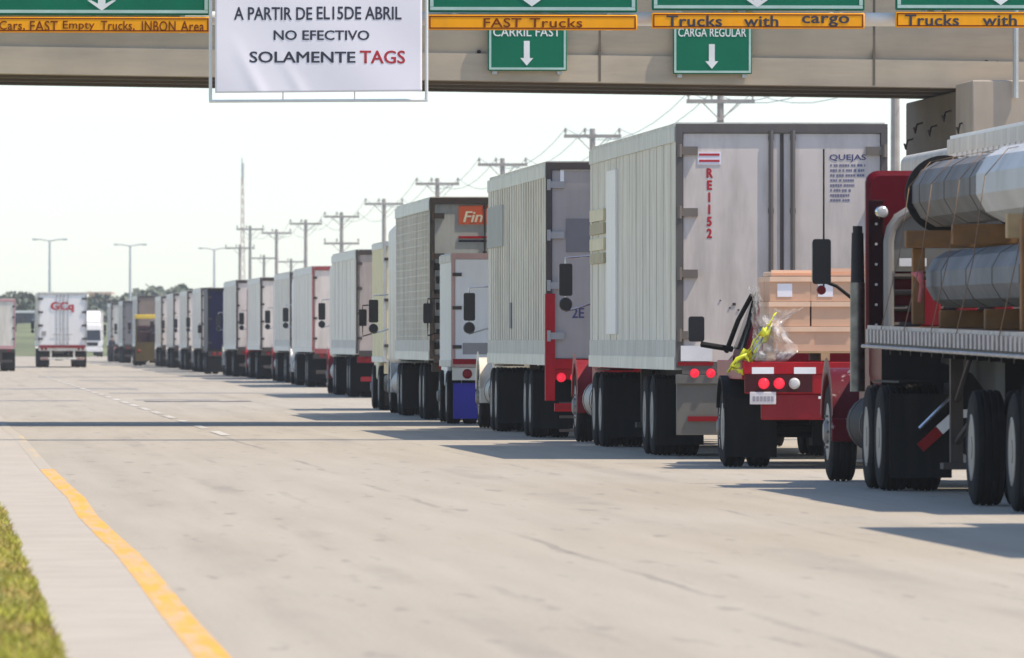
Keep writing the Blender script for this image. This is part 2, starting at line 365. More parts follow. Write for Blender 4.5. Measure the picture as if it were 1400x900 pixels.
for (p0, p1, y0, y1, mt) in ((198, 342, 548.2, 550.2, patchm), (185, 300, 546, 548, patchl), (52, 250, 515, 516.5, patchl), (105, 330, 520, 521.6, patchl), (0, 190, 530.5, 533, patchl), (150, 420, 537, 538.4, patchl), (60, 330, 508, 509, patchl), (0, 110, 547, 549, patchl)):
    Ya, Yb = Y_ground(y1), Y_ground(y0); pts = []
    rr_ = random.Random(int(p0+y0))
    N = 9
    for k in range(N): pts.append((X_of(p0+(p1-p0)*k/(N-1), Ya), Ya + rr_.uniform(0, .35)*(Yb-Ya), 0.004))
    for k in range(N-1, -1, -1): pts.append((X_of(p0+(p1-p0)*k/(N-1), Yb), Yb - rr_.uniform(0, .35)*(Yb-Ya), 0.004))
    sheet('repair_patch', pts, mt, rot=0)

# ---------------------------------------------------------------- far land, trees, buildings
def far_bank():
    mb = MB(); rnd = random.Random(11); N = 40; xs = [-190 + i*(330/N) for i in range(N+1)]
    rows = ((900, -0.12), (925, 1.5), (960, 2.6), (1010, 3.0), (1100, 3.2))
    V = []
    for (y, z) in rows:
        for x in xs:
            k = 1.0 if x < -36 else max(0.0, 1-(x+36)/30); V.append((x, y + 0.0*x, -0.13 + (z+0.13)*k*(1+0.12*sin(x*.21+y))))
    fs = [(j*(N+1)+i, j*(N+1)+i+1, (j+1)*(N+1)+i+1, (j+1)*(N+1)+i) for j in range(len(rows)-1) for i in range(N)]
    mb.add(V, fs); return struct(mb.build('grass_bank', M('bank grass', (0.14, 0.16, 0.07), 0.95, var=0.3, scale=0.15)))
far_bank()
tsheet('far_road', -40, 20, 870, 898, -0.02, kerbm)
def crown(mb, c, rx, rz, n, rnd, size):
    lobes = [(Vector((rnd.uniform(-.65, .65)*rx, rnd.uniform(-.65, .65)*rx, rnd.uniform(-.5, .6)*rz)), rnd.uniform(.3, .6)) for _ in range(9)]
    for i in range(n):
        lc, lr = rnd.choice(lobes); d = Vector((rnd.gauss(0, 1), rnd.gauss(0, 1), rnd.gauss(0, 1))).normalized()*rnd.random()**0.4
        p = Vector(c) + lc + Vector((d.x*rx*lr, d.y*rx*lr, d.z*rz*lr))
        a = Vector((rnd.gauss(0, 1), rnd.gauss(0, 1), rnd.gauss(0, 1))).normalized(); b = a.orthogonal().normalized(); q = size*rnd.uniform(.6, 1.3)
        mb.add([p+a*q, p+b*q, p-a*q, p-b*q], [(0, 1, 2, 3)])
def tree_mesh(seed):
    rnd = random.Random(seed); mb = MB(); crown(mb, (0, 0, 3.9), 3.1, 2.3, 420, rnd, 0.36)
    tr = MB(); tr.tube([(0, 0, -.3), (.1, 0, 1.2), (.05, .1, 2.6), (.3, 0, 4.0)], .17)
    for k in range(4): a = k*1.6; tr.tube([(.08, .05, 1.9+.25*k), (cos(a)*.8, sin(a)*.8, 3.0+.2*k), (cos(a)*1.6, sin(a)*1.6, 4.0+.2*k)], .07)
    return mb.mesh('crown', leaf, False), tr.mesh('trunk', bark)
TM = [tree_mesh(i) for i in range(3)]
tl = ['hazy green tree on the bank behind the left trucks', 'hazy tree above the far end of the queue of trucks']
for i, (px, Y, ptop) in enumerate(((-30, 1060, 398), (-8, 1030, 402), (12, 1075, 396), (30, 1100, 398), (44, 1110, 400), (60, 1120, 402), (152, 1180, 402), (172, 1160, 396), (196, 1190, 394), (214, 1170, 390), (232, 1160, 387), (252, 1180, 391), (268, 1150, 393), (140, 1200, 408))):
    h = Z_of(ptop, Y) - 2.5*(px < 100); sc = h/6.2
    t = thing('tree', tl[0 if px < 100 else 1], 'tree', (X_of(px, Y), Y, 2.5*(px < 100)), i*1.3, 'trees on the bank at left' if px < 100 else 'trees above the far queue'); t.scale = (sc, sc, sc)
    inst('crown', TM[i % 3][0], t); inst('trunk', TM[i % 3][1], t)
mb = MB(); rnd = random.Random(21)
for i in range(70):
    x = -300 + i*7.0; Y = 1350 + rnd.uniform(-40, 40); h = rnd.uniform(5.5, 8.5)
    crown(mb, (x, Y, h*.55), 5.5, h*.5, 90, rnd, 0.8)
struct(mb.build('wooded_horizon', leaf, smooth=False), 'stuff')
# low buildings far away
def building(label, px0, px1, ptop, pbot, Y, depth, mw, mr):
    x0, x1 = X_of(px0, Y), X_of(px1, Y); z1, z0 = Z_of(ptop, Y), Z_of(pbot, Y); w = (x1-x0)/2
    t = thing('low_building', label, 'building', ((x0+x1)/2, Y, z0))
    h = z1-z0; mb = MB(); mb.box(-w, w, 0, depth, 0, h); mb.build('wall', mw, t)
    mb = MB(); mb.prism([(-.4, h), (depth+.4, h), (depth+.4, h+.25), (-.4, h+.25)], -w-.4, w+.4); mb.build('roof', mr, t)
    n = max(2, int((x1-x0)/1.6))
    for k in range(n):
        mb = MB(); xc = -w + (k+.5)*2*w/n; mb.box(xc-.35, xc+.35, -.03, .06, h*.3, h*.75); mb.build('window', glass, t)
building('dark low building with a pale roof edge on the bank', -40, 45, 428, 446, 1012, 9, bldg_d, bright)
building('pale orange building above the far end of the queue', 122, 148, 402, 470, 1230, 10, bldg, bldg)

# lamp posts with two arms, far away
def lamp_post(px, ptop, Y, label):
    h = Z_of(ptop, Y); t = thing('street_lamp', label, 'street lamp', (X_of(px, Y), Y, 0), 0.05, 'far street lamps')
    mb = MB(); mb.cyl((0, 0, -.1), (0, 0, h), .20, 10, r2=.11); mb.cyl((0, 0, -.1), (0, 0, .4), .35, 10); mb.build('post', poles, t)
    for sx in (-1, 1):
        mb = MB(); mb.tube([(0, 0, h-.05), (sx*.9, 0, h+.12), (sx*1.7, 0, h+.14)], .07); a = mb.build('arm', poles, t)
        mb = MB(); mb.box(min(sx*1.35, sx*1.85), max(sx*1.35, sx*1.85), -.14, .14, h+.02, h+.2); mb.build('lamp_head', poles, a)
lamp_post(68, 329, 1040, 'double-armed street lamp standing behind the lone white trailer')
lamp_post(178, 336, 1100, 'double-armed street lamp standing behind the far trucks, between the other two lamps')
lamp_post(293, 341, 1146, 'double-armed street lamp rising just left of the power poles')
# lattice mast
mb = MB(); H = Z_of(216, 1500); mbx = MB()
for k in range(3):
    a = k*2.094; mb.cyl((.55*cos(a), .55*sin(a), 0), (.18*cos(a), .18*sin(a), H-3), .06, 6)
for j in range(18):
    z0, z1 = j*(H-3)/18, (j+1)*(H-3)/18; q0, q1 = .55-.37*j/18, .55-.37*(j+1)/18
    for k in range(3):
        a, b = k*2.094, (k+1)*2.094; mb.cyl((q0*cos(a), q0*sin(a), z0), (q1*cos(b), q1*sin(b), z1), .04, 5)
t = thing('radio_mast', 'tall thin lattice radio mast rising above the power poles', 'mast', (X_of(331, 1500), 1500, 0)); mb.build('lattice', masto, t)
mb = MB(); mb.cyl((0, 0, H-3.2), (0, 0, H), .1, 8); mb.cyl((.1, 0, H-3), (.1, 0, H-.8), .22, 8); mb.build('antenna', poles, t)

# power poles and conductors
def power_pole(px, Y, h, label, arms=1, w=1.33):
    t = thing('power_pole', label, 'power pole', (X_of(px, Y), Y, 0), TH*.6, 'power poles along the far side of the queue')
    mb = MB(); mb.cyl((0, 0, -.2), (0, 0, h+.1), .19, 10, r2=.13); mb.build('post', polec, t)
    for a in range(arms):
        z = h - .25 - a*2.0
        mb = MB(); mb.box(-w, w, -.16, -.04, z-.08, z+.08); mb.tube([(-.7, -.1, z-.05), (0, -.14, z-.75)], .025, 5); mb.tube([(.7, -.1, z-.05), (0, -.14, z-.75)], .025, 5)
        arm = mb.build('crossarm', polec, t)
        for x in (-w+.08, -.35, w-.08):
            mb = MB(); mb.cyl((x, -.1, z+.08), (x, -.1, z+.2), .03, 6); mb.cyl((x, -.1, z+.18), (x, -.1, z+.38), .075, 8, r2=.05); mb.build('insulator', polec, arm)
    return t
PP = [(1224, 314), (985, 384), (810, 458), (687, 530), (598, 600), (525, 672), (467, 740), (418, 809), (378, 883), (342, 953)]
PL = ['power pole just right of the nearest white trailer, mostly under the bridge', 'power pole whose crossarm meets the bridge soffit above the RE1152 trailer', 'power pole with crossarm above the RE1152 trailer roof',
      'power pole with crossarm above the grey-doored trailer', 'power pole with crossarm above the trailer with the orange panel', 'power pole standing at the front of the trailer with the orange panel',
      'power pole with two crossarms above the trailer beside the cream truck', 'third power pole to the right of the lattice mast', 'second power pole to the right of the lattice mast', 'first power pole to the right of the lattice mast']
ptop = {985: 130, 810: 179, 687: 219, 598: 246, 525: 274, 467: 292, 418: 302, 378: 315, 342: 310, 1224: None}
for (px, Y), lb in zip(PP, PL):
    h = 11.0 if ptop[px] is None else Z_of(ptop[px], Y); power_pole(px, Y, h, lb, 2 if px == 467 else 1)
for (px, Y, pt, lb) in ((328, 1000, 336, 'short power pole just left of the lattice mast foot'), (361, 1040, 350, 'short power pole between two taller poles right of the mast'), (398, 1060, 355, 'smallest power pole, seen above the trailer with the red rear edge')):
    power_pole(px, Y, Z_of(pt, Y), lb, 1, 1.5)
wirem = M('cable', (0.32, 0.32, 0.32), 0.6)
for k, off in enumerate((-1.25, -.35, 1.25)):
    mb = MB(); pts = []
    full = [(None, 240)] + PP
    tops = [11.0]*1 + [11.0 if ptop[p] is None else Z_of(ptop[p], Y) for p, Y in PP]
    for i in range(len(full)-1):
        def pos(j):
            p, Y = full[j]; x = X_of(p, Y) if p else 30.6*cos(TH)-Y*tan(TH); return Vector((x+off, Y, tops[j]+.1))
        a, b = pos(i), pos(i+1)
        for q in range(8 if i < len(full)-2 else 9):
            u = q/8; p = a.lerp(b, u); p.z -= 1.1*4*u*(1-u); pts.append(p)
    mb.tube(pts, .015, 5)
    tag(mb.build('power_line', wirem), 'thin overhead cable sagging from power pole to power pole', 'cable', 'overhead cables')

# ---------------------------------------------------------------- overpass
YB = 167.5
def bx(px): return line_u(px, YB)
br = thing('overpass', 'long concrete road overpass crossing above the truck lanes, on a pier at right', 'overpass', (0, YB, 0), TH)
GR = -0.0135          # the deck falls gently to the right
XL, XR = -26.0, 30.0
for g in range(4):
    y0 = g*2.35; mb = MB(); rings = []
    prof = [(0, 0), (.62, 0), (.62, .22), (.46, .42), (.46, 1.25), (.62, 1.42), (.62, 1.62), (0, 1.62), (0, .68), (.09, .50), (.09, .46), (0, .46)]
    for x in (XL, XR):
        zb = 5.99 - .012 + GR*(x-bx(0)) - 0.0; rings.append([(x, y0+py, zb+pz) for py, pz in prof])
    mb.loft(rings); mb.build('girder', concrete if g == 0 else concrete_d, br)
for x in [bx(p) for p in (-60, 380, 820, 1195)]:
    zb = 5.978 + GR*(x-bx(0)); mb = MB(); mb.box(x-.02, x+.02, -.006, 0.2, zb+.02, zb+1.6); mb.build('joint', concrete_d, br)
mb = MB(); rings = []
for x in (XL, XR):
    zb = 5.978 + GR*(x-bx(0)) + 1.62; rings.append([(x, -.12, zb), (x, 8.6, zb), (x, 8.6, zb+.25), (x, -.12, zb+.25)])
mb.loft(rings); mb.build('deck', concrete, br)
for y in (-.12, 8.35):
    mb = MB(); rings = []
    for x in (XL, XR):
        zb = 5.978 + GR*(x-bx(0)) + 1.87; rings.append([(x, y, zb), (x, y+.25, zb), (x, y+.2, zb+.95), (x, y+.02, zb+.95)])
    mb.loft(rings); mb.build('parapet', concrete, br)
for px, pz in ((655, 71), (672, 72), (1349, 84), (1364, 85)):
    x = bx(px); mb = MB(); z = Z_of(pz, YB); mb.cyl((x, .12, z), (x, .02, z), .035, 8); mb.build('drain_hole', black, br)
# pier under the right end: end wall, cap, column, bent rebar
xp = line_u(1326, YB-2.4); 
pier = thing('bridge_pier', 'stained concrete pier holding up the right end of the overpass', 'pier', (xp*cos(TH), YB-2.4+xp*sin(TH), 0), TH)
zc = Z_of(107, 164)
mb = MB(); mb.box(0, 4.2, -.35, 2.3, 4.3, zc); mb.build('end_wall', concrete_l, pier, bevel=.03)
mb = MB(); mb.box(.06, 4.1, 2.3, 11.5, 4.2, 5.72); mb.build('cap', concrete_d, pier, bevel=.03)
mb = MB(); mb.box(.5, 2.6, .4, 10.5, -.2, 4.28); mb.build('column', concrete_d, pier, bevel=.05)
for (y, z) in ((1.2, 5.1), (3.6, 5.35), (6.0, 5.15), (8.5, 5.25), (10.2, 5.0)):
    mb = MB(); mb.tube([(.1, y, z+.06), (-.04, y, z+.02), (-.09, y-.2, z-.10), (-.10, y-.3, z-.14), (-.13, y-.3, z-.04)], .018, 6); mb.build('rebar', steel, pier)
mb = MB(); xx = line_u(1385, YB-2.4) - xp; mb.cyl((xx, -.42, zc-.3), (xx, -.42, zc+1.6), .05, 8); mb.build('drain_pipe', alu, pier)

# ---------------------------------------------------------------- gantry with signs and banner
YG = 144.0
def gx(px): return line_u(px, YG)
def gz(py): return Z_of(py, YG)
ga = thing('sign_gantry', 'white pipe truss gantry carrying the big green lane signs', 'gantry', (0, YG, 0), TH)
gl, gr_ = -9.6, 10.6
zb, zt = gz(24), gz(24)+1.5
for y in (0.25, 1.0):
    for z in (zb, zt):
        mb = MB(); mb.cyl((gl, y, z), (gr_, y, z), .09, 12); mb.build('chord', pipe_w, ga)
n = 14
for i in range(n):
    xa, xb = gl+(gr_-gl)*i/n, gl+(gr_-gl)*(i+1)/n
    mb = MB(); za, zz = (zb, zt) if i % 2 else (zt, zb)
    mb.cyl((xa, .25, za), (xb, .25, zz), .05, 8); mb.build('diagonal', pipe_w, ga)
for x in (gl, gr_):
    mb = MB(); mb.cyl((x, .62, -.1), (x, .62, zt+.2), .22, 16); mb.box(x-.5, x+.5, .12, 1.12, -.1, .12); mb.build('post', pipe_w, ga)
def arrow(mb, cx, ztip, w, h):
    s = w*.13
    mb.add([(cx, 0, ztip), (cx+w/2, 0, ztip+w*.36), (cx+w*.36, 0, ztip+w*.36), (cx+s, 0, ztip+w*.24), (cx+s, 0, ztip+h), (cx-s, 0, ztip+h), (cx-s, 0, ztip+w*.24), (cx-w*.36, 0, ztip+w*.36), (cx-w/2, 0, ztip+w*.36)],
           [(0, 1, 2, 3), (3, 4, 5, 6), (0, 3, 6), (0, 6, 7, 8)])
def big_sign(p0, p1, gbot, otop, obot, words, tip, apx, tmat, label, bold, tz):
    x0, x1 = gx(p0), gx(p1); g0 = gz(gbot); g1 = g0 + 2.3
    t = thing('lane_sign', label, 'road sign', (0, YG, 0), TH, 'big green lane signs on the gantry')
    mb = MB(); mb.box(x0, x1, -.03, .03, g0, g1); mb.build('sign_panel', green, t, bevel=.02)
    mb = MB(); e = .05
    for (a, b, c, d) in ((x0+.03, x1-.03, g0+.03, g0+.03+e*.9), (x0+.03, x1-.03, g1-.03-e, g1-.03), (x0+.03, x0+.03+e, g0+.03+e, g1-.03-e), (x1-.03-e, x1-.03, g0+.03+e, g1-.03-e)): mb.box(a, b, -.036, -.025, c, d)
    mb.build('sign_border', silver_edge, t)
    mb = MB(); arrow(mb, gx(apx), gz(tip), .42, 1.0); o = mb.build('arrow', txt_white, t, loc=(0, -.038, 0))
    mb = MB(); mb.box(x0, x1, -.03, .03, gz(obot), gz(otop)); st = mb.build('lane_strip', orange, t, bevel=.02)
    mb = MB(); e = .018; a0, a1, c0, c1 = x0+.02, x1-.02, gz(obot)+.02, gz(otop)-.02
    for (a, b, c, d) in ((a0, a1, c0, c0+e), (a0, a1, c1-e, c1), (a0, a0+e, c0+e, c1-e), (a1-e, a1, c0+e, c1-e)): mb.box(a, b, -.035, -.028, c, d)
    mb.build('strip_border', txt_brown, st)
    for wd, q0, q1 in words:
        text(wd, gx(q0), gx(q1), gz(tz[1]), gz(tz[0]), tmat, st, y=-.036, bold=bold, space=1.05)
    for x in (x0+.4, x1-.4):
        mb = MB(); mb.box(x-.04, x+.04, .03, .18, gz(obot), g1); mb.build('bracket', alu, t)
big_sign(-48, 287, 22, 24, 46, (('Cars,', -1, 34), ('FAST', 41, 79), ('Empty', 86, 129), ('Trucks,', 138, 184), ('INBON', 194, 240), ('Area', 247, 279)), 16, 139, txt_brown, 'green lane sign with orange strip for cars, partly cut off at the left edge', .006, (30, 44))
big_sign(585, 871, 17, 20, 41.5, (('FAST', 661, 713), ('Trucks', 724, 796)), 9, 727, txt_brown, 'green lane sign with orange strip reading FAST Trucks', .008, (25, 37.5))
big_sign(891, 1182, 14, 17, 39, (('Trucks', 911, 987), ('with', 1017, 1064), ('cargo', 1096, 1161)), 10, 1035, txt_dark, 'green lane sign with orange strip reading Trucks with cargo, above the RE1152 trailer', .022, (21, 36))
big_sign(1224, 1512, 13, 15, 37, (('Trucks', 1237, 1311), ('with', 1343, 1390), ('cargo', 1425, 1490)), 6, 1368, txt_dark, 'green lane sign with orange strip at the right edge, above the bridge pier', .022, (19, 34.5))
# vinyl banner hung below the gantry in a thin pipe frame
bn = thing('banner', 'white vinyl banner with black and red Spanish lettering hung between two lane signs', 'banner', (0, YG-.35, 0), TH)
YG0 = YG; YG = YG0-.35
x0, x1, z0 = gx(294), gx(577), gz(128); z1 = z0 + 2.1
def sag(x, z):
    u, v = (x-x0)/(x1-x0), (z-z0)/(z1-z0)
    return .008*sin((u*3.2+v*2.1)*3)*(1-v)**.6 + .013*math.exp(-((u-.22+v*.35)/.035)**2)*(v < .42)*(.42-v)*3 + .010*math.exp(-((u-.42+v*.4)/.03)**2)*(v < .35)*(.35-v)*3 + .008*math.exp(-((u-.9-v*.3)/.03)**2)*(v < .3)*(.3-v)*3
mb = MB(); nx, nz = 88, 68; V = []
for j in range(nz+1):
    for i in range(nx+1):
        u, v = i/nx, j/nz; x = x0+(x1-x0)*u; z = z0+(z1-z0)*v + .03*u*(1-v)
        w = sag(x, z)
        V.append((x, -w, z))
mb.add(V, [(j*(nx+1)+i, j*(nx+1)+i+1, (j+1)*(nx+1)+i+1, (j+1)*(nx+1)+i) for j in range(nz) for i in range(nx)])
cl = mb.build('vinyl_sheet', banner_m, bn); sm = cl.modifiers.new('thick', 'SOLIDIFY'); sm.thickness = .004
def btxt(s, a, b, ta, tb, m, bold, sp=1.0):
    o = text(s, gx(a), gx(b), gz(tb), gz(ta), m, cl, y=-.007, bold=bold, space=sp)
    for v in o.data.vertices: v.co.y -= sag(v.co.x, v.co.z)
btxt('A PARTIR DE', 320, 427, 10.5, 28, txt_dark, .02); btxt('EL15DE ABRIL', 433, 549, 9.5, 27.5, txt_dark, .02)
btxt('NO EFECTIVO', 374, 505, 42, 55.5, txt_dark, .02); btxt('SOLAMENTE', 341, 486, 71, 86.5, txt_dark, .02); btxt('TAGS', 492, 554, 69.5, 87.5, txt_red, .022)
mb = MB(); f0, f1, fz = gx(288), gx(583.5), gz(139)
mb.tube([(f0, .08, z1+.2), (f0, .08, fz)], .025); mb.tube([(f1, .08, z1+.2), (f1, .08, fz)], .025); mb.tube([(f0-.02, .08, fz), (f1+.02, .08, fz+.02)], .022)
for p in (387, 485): mb.tube([(gx(p), .08, fz), (gx(p), .02, z0+.03)], .010, 5)
mb.build('pipe_frame', pipe_w, bn)
YG = YG0
# small green signs bolted to the bridge face
def small_sign(p0, p1, pbot, word, w0, w1, label, ptip, apx):
    Yb = YB - .12; f = lambda p: line_u(p, Yb); zz = lambda q: Z_of(q, Yb)
    t = thing('bridge_sign', label, 'road sign', (0, Yb, 0), TH, 'small green signs on the bridge face')
    x0, x1, g0 = f(p0), f(p1), zz(pbot); g1 = g0 + 1.0
    mb = MB(); mb.box(x0, x1, -.03, .03, g0, g1); mb.build('sign_panel', green, t, bevel=.02)
    mb = MB(); e = .035
    for (a, b, c, d) in ((x0+.02, x1-.02, g0+.02, g0+.02+e), (x0+.02, x1-.02, g1-.02-e, g1-.02), (x0+.02, x0+.02+e, g0+.02+e, g1-.02-e), (x1-.02-e, x1-.02, g0+.02+e, g1-.02-e)): mb.box(a, b, -.036, -.025, c, d)
    mb.build('sign_border', silver_edge, t)
    cx = f(apx); h = .42; zt_ = zz(ptip); mb = MB()
    mb.add([(cx, 0, zt_), (cx+.11, 0, zt_+.13), (cx+.05, 0, zt_+.13), (cx+.05, 0, zt_+h), (cx-.05, 0, zt_+h), (cx-.05, 0, zt_+.13), (cx-.11, 0, zt_+.13)], [(0, 1, 2, 5, 6), (2, 3, 4, 5)])
    mb.build('arrow', txt_white, t, loc=(0, -.038, 0))
    text(word, f(w0), f(w1), zz(50), zz(38), txt_white, t, y=-.036, bold=.01)
    for x in (x0+.12, x1-.12):
        mb = MB(); mb.box(x-.04, x+.04, .031, .11, g0-.06, g0+.3); mb.build('bracket', alu, t)
small_sign(667, 775, 97, 'CARRIL FAST', 674, 766, 'small green bridge sign with a down arrow under the FAST Trucks sign', 90, 720)
small_sign(920, 1028, 101, 'CARGA REGULAR', 927, 1020, 'small green bridge sign with a down arrow above the RE1152 trailer', 94, 973)

# ---------------------------------------------------------------- vehicles: shared pieces
def tyre_mesh(dual):
    def one(c, mb):
        prof = [(-.13, .30), (-.14, .36), (-.135, .46), (-.115, .505), (-.075, .515), (-.07, .503), (-.05, .503), (-.045, .517), (-.015, .517), (-.01, .503), (.01, .503), (.015, .517), (.045, .517), (.05, .503), (.07, .503), (.075, .515), (.115, .505), (.135, .46), (.14, .36), (.13, .30)]
        mb.lathe(prof, 32, 0, (c, 0, 0))
    mb = MB()
    if dual: one(-.16, mb); one(.16, mb)
    else: one(0, mb)
    return mb.mesh('wheel', rubber)
def rim_mesh(dual):
    mb = MB(); o = -.16 if dual else 0.0
    if dual: prof = [(o-.135, .30), (o-.14, .275), (o-.02, .255), (o+.02, .15), (o-.05, .145), (o-.10, .11), (o-.14, .10), (o-.14, .0001)]
    else: prof = [(o-.135, .30), (o-.14, .275), (o-.06, .26), (o-.11, .15), (o-.16, .12), (o-.18, .09), (o-.18, .0001)]
    mb.lathe(prof, 24)
    for k in range(10):
        a = k*pi/5; mb.cyl((prof[3][0]+.02, .17*cos(a), .17*sin(a)), (prof[3][0]-.05, .17*cos(a), .17*sin(a)), .014, 6)
    return mb.mesh('rim', rimm)
def wheel(t, x, y, side, dual=True, r=.515):
    """side -1: outer face to the left"""
    tm = cached(('tyre', dual), lambda: tyre_mesh(dual)); rm = cached(('rim', dual), lambda: rim_mesh(dual))
    w = inst('wheel', tm, t, (x, y, r)); k = r/.517; w.scale = (k if k > .9 else .8, k, k)
    if side > 0: w.rotation_euler = (0, 0, pi)
    inst('rim', rm, w)
    return w
def mirror(t, x, y, z, side, h=.46, w=.19, ball=True, housing=mirrorm, arms=True):
    mb = MB(); mb.loft([mb.rr(-.055, w/2, -h/2, h/2, .03), mb.rr(.03, w/2, -h/2, h/2, .05), mb.rr(.09, w/2-.04, -h/2+.05, h/2-.05, .05)])
    m = mb.build('mirror', housing, t, (x, y, z))
    if not arms: return m
    if arms == 'low':
        mb = MB(); mb.tube([(0, .04, -h/2+.04), (-side*.16, .05, -h/2-.02), (-side*.34, .06, -h/2-.16)], .018, 6); mb.build('mirror_bracket', black, m)
        mb = MB(); mb.X = Matrix.Translation((0, 0, -h/2-.06)) @ Matrix.Rotation(pi/2, 4, 'Z'); mb.lathe([(-.03, .045), (.0, .05), (.03, .03), (.035, .0001)], 14); mb.build('mirror_ball', lens_rd, m)  # round convex mirror; its red reflection is put into the colour
        return m
    mb = MB(); s = -side
    mb.tube([(0, .03, h/2-.02), (0, .03, h/2+.08), (s*.42, .05, h/2+.11)], .014, 6); mb.build('mirror_bracket', chrome if ball else black, m)
    mb = MB(); mb.tube([(0, .03, -h/2+.02), (0, .03, -h/2-.22), (s*.42, .05, -h/2-.10)], .014, 6)
    mb.build('mirror_bracket', chrome if ball else black, m)
    if ball:
        mb = MB(); mb.X = Matrix.Translation((s*.0, .0, -h/2-.12)) @ Matrix.Rotation(pi/2, 4, 'Z'); mb.lathe([(-.05, .09), (.0, .10), (.05, .07), (.07, .0001)], 18); mb.build('convex_mirror', mirrorm, m)
    return m
def tail_lamp(t, x, y, z, r=.055, mat=lens_r, part='tail_light'):
    mb = MB(); mb.X = Matrix.Translation((x, y, z)) @ Matrix.Rotation(-pi/2, 4, 'Z')
    mb.lathe([(-.03, r*1.15), (.0, r*1.15), (.012, r), (.03, r*.75), (.036, .0001)], 18); return mb.build(part, mat, t)

def trailer(t, L, W, H, o):
    """box trailer; local frame: y=0 at the doors, +y forward, x=0 centre, z=0 ground"""
    w = W/2; z0 = 1.13; side = o.get('side', white); det = o.get('det', 2); style = o.get('style', 'seam')
    mats = [side, o.get('rail', alu), o.get('lower', side), steel]
    mb = MB(); mb.box(-w, w, .06, L, z0, H-.06, 0)
    mb.box(-w-.018, w+.018, .10, L, H-.24, H-.05, 1); mb.box(-w+.02, w-.02, .08, L-.02, H-.05, H)
    mb.box(-w-.022, w+.022, .10, L, z0-.03, z0+.13, 1); mb.box(-w-.010, w+.010, .10, L, z0+.13, z0+.34, 2)
    if style == 'seam':
        y = .9
        while y < L-.3:
            q_ = o.get('seam', .009); mb.box(-w-q_, w+q_, y, y+.05, z0+.34, H-.24, 0); y += 1.22 if det > 1 else 2.44
    elif style == 'post':
        y = .5
        while y < L-.6:
            mb.box(-w-.018, w+.018, y, y+.30, z0+.34, H-.24, 0); y += .62 if det > 1 else 1.24
    elif style == 'waffle':
        y = .4
        while y < L-.2:
            mb.box(-w-.014, w+.014, y, y+.12, z0+.34, H-.24, 0); y += .46
        z = z0+.40
        while z < H-.3:
            mb.box(-w-.005, w+.005, .2, L-.1, z, z+.025, 0); z += .14
    if o.get('fridge'):
        mb.box(-.9, .9, L, L+.5, 2.0, H-.2, 3)
    mb.build('trailer_body', mats, t)
    # painted panels on the side (old repairs and faded marks)
    for (ya, yb, za, zb_, m) in o.get('panels', ()):
        mb = MB(); mb.box(-w-.036, -w-.002, ya, yb, za, zb_); mb.build('side_panel', m, t)
    # door frame
    pf = o.get('post', steel); lowm = o.get('postlow', pf); zl = o.get('zlow', z0)
    mb = MB()
    for s in (-1, 1):
        a, b = sorted((s*w*1.004, s*(w-(.075 if det > 1 else .05))));
        mb.box(a, b, -.02, .10, zl, H-.02, 0)
        if zl > z0: mb.box(a - (.012 if s < 0 else 0), b + (.05 if s < 0 else 0.012), -.03, .10, z0-.55, zl, 1)
    mb.box(-w+.075, w-.075, -.02, .10, H-.13, H-.02, 0); mb.box(-w+.075, w-.075, -.02, .10, z0-.08, z0+.06, 1)
    mb.build('door_frame', [pf, lowm], t)
    dm = o.get('door', white_c); doors = []; rr0 = o.get('rodr', .017)
    for s in (-1, 1):
        a, b = sorted((s*(w-.08), s*.012))
        mb = MB(); mb.box(a, b, .012, .05, z0+.065, H-.135); d = mb.build('cargo_door', dm, t, bevel=.008); doors.append(d)
        if det:
            rods = o.get('rods', (.10, .30)) if det > 1 else (.18,)
            for q in rods:
                mb = MB(); x = s*q; mb.cyl((x, -.012, z0+.02), (x, -.012, H-.10), rr0, 8)
                for zz in (z0+.12, z0+.9, z0+1.9, H-.22): mb.box(x-.035, x+.035, -.02, .012, zz, zz+.06)
                if det > 1: mb.box(x-.02, x+.02+.0, -.03, -.005, z0+.6, z0+.66); mb.box(min(x, x+s*.25), max(x, x+s*.25), -.035, -.018, z0+.61, z0+.64)
                mb.build('lock_rod', o.get('rodm', steel), d)
        if det > 1:
            for zz in [z0+.35+k*(H-z0-.75)/3 for k in range(4)]:
                mb = MB(); x = s*(w-.02); mb.box(min(x, x-s*.24), max(x, x-s*.24), -.035, .012, zz, zz+.10); mb.cyl((s*(w-.035), -.03, zz-.03), (s*(w-.035), -.03, zz+.13), .028, 8); mb.build('hinge', o.get('hinge', steel), d)
        elif det:
            x = s*(w-.02)
            for zz in [z0+.35+k*(H-z0-.75)/3 for k in range(4)]:
                mb = MB(); mb.box(min(x, x-s*.13), max(x, x-s*.13), -.02, .012, zz, zz+.07); mb.build('hinge', steel, d)
    # under-run guard and lamps
    g = o.get('guard', 'bars'); gm = o.get('guardm', steel)
    mb = MB()
    if g == 'board':
        mb.box(-w+.0, w-.0, .02, .08, .30, z0-.085); mb.box(-w-.004, w+.004, -.02, .10, .93, 1.045); mb.box(-.4, .4, -.0, .02, .55, .85)
    else:
        mb.box(-w+.12, w-.12, .0, .10, .42, .54)
        for x in (-.62, .62): mb.box(x-.05, x+.05, .02, .09, .54, z0-.08)
        mb.box(-w+.03, w-.03, .03, .10, z0-.24, z0-.082)
    mb.build('underride_guard', gm, t, bevel=.008 if det > 1 else 0)
    lz = o.get('lz', .99)
    for s in (-1, 1):
        for q in ((.22, .42) if det > 1 else (.3,)):
            tail_lamp(t, s*(w-q), -.02 if g == 'board' else .03, lz, (.05 if L > 15.9 else .06) if det > 1 else .07, lens_r if o.get('lit') else lens_rd)
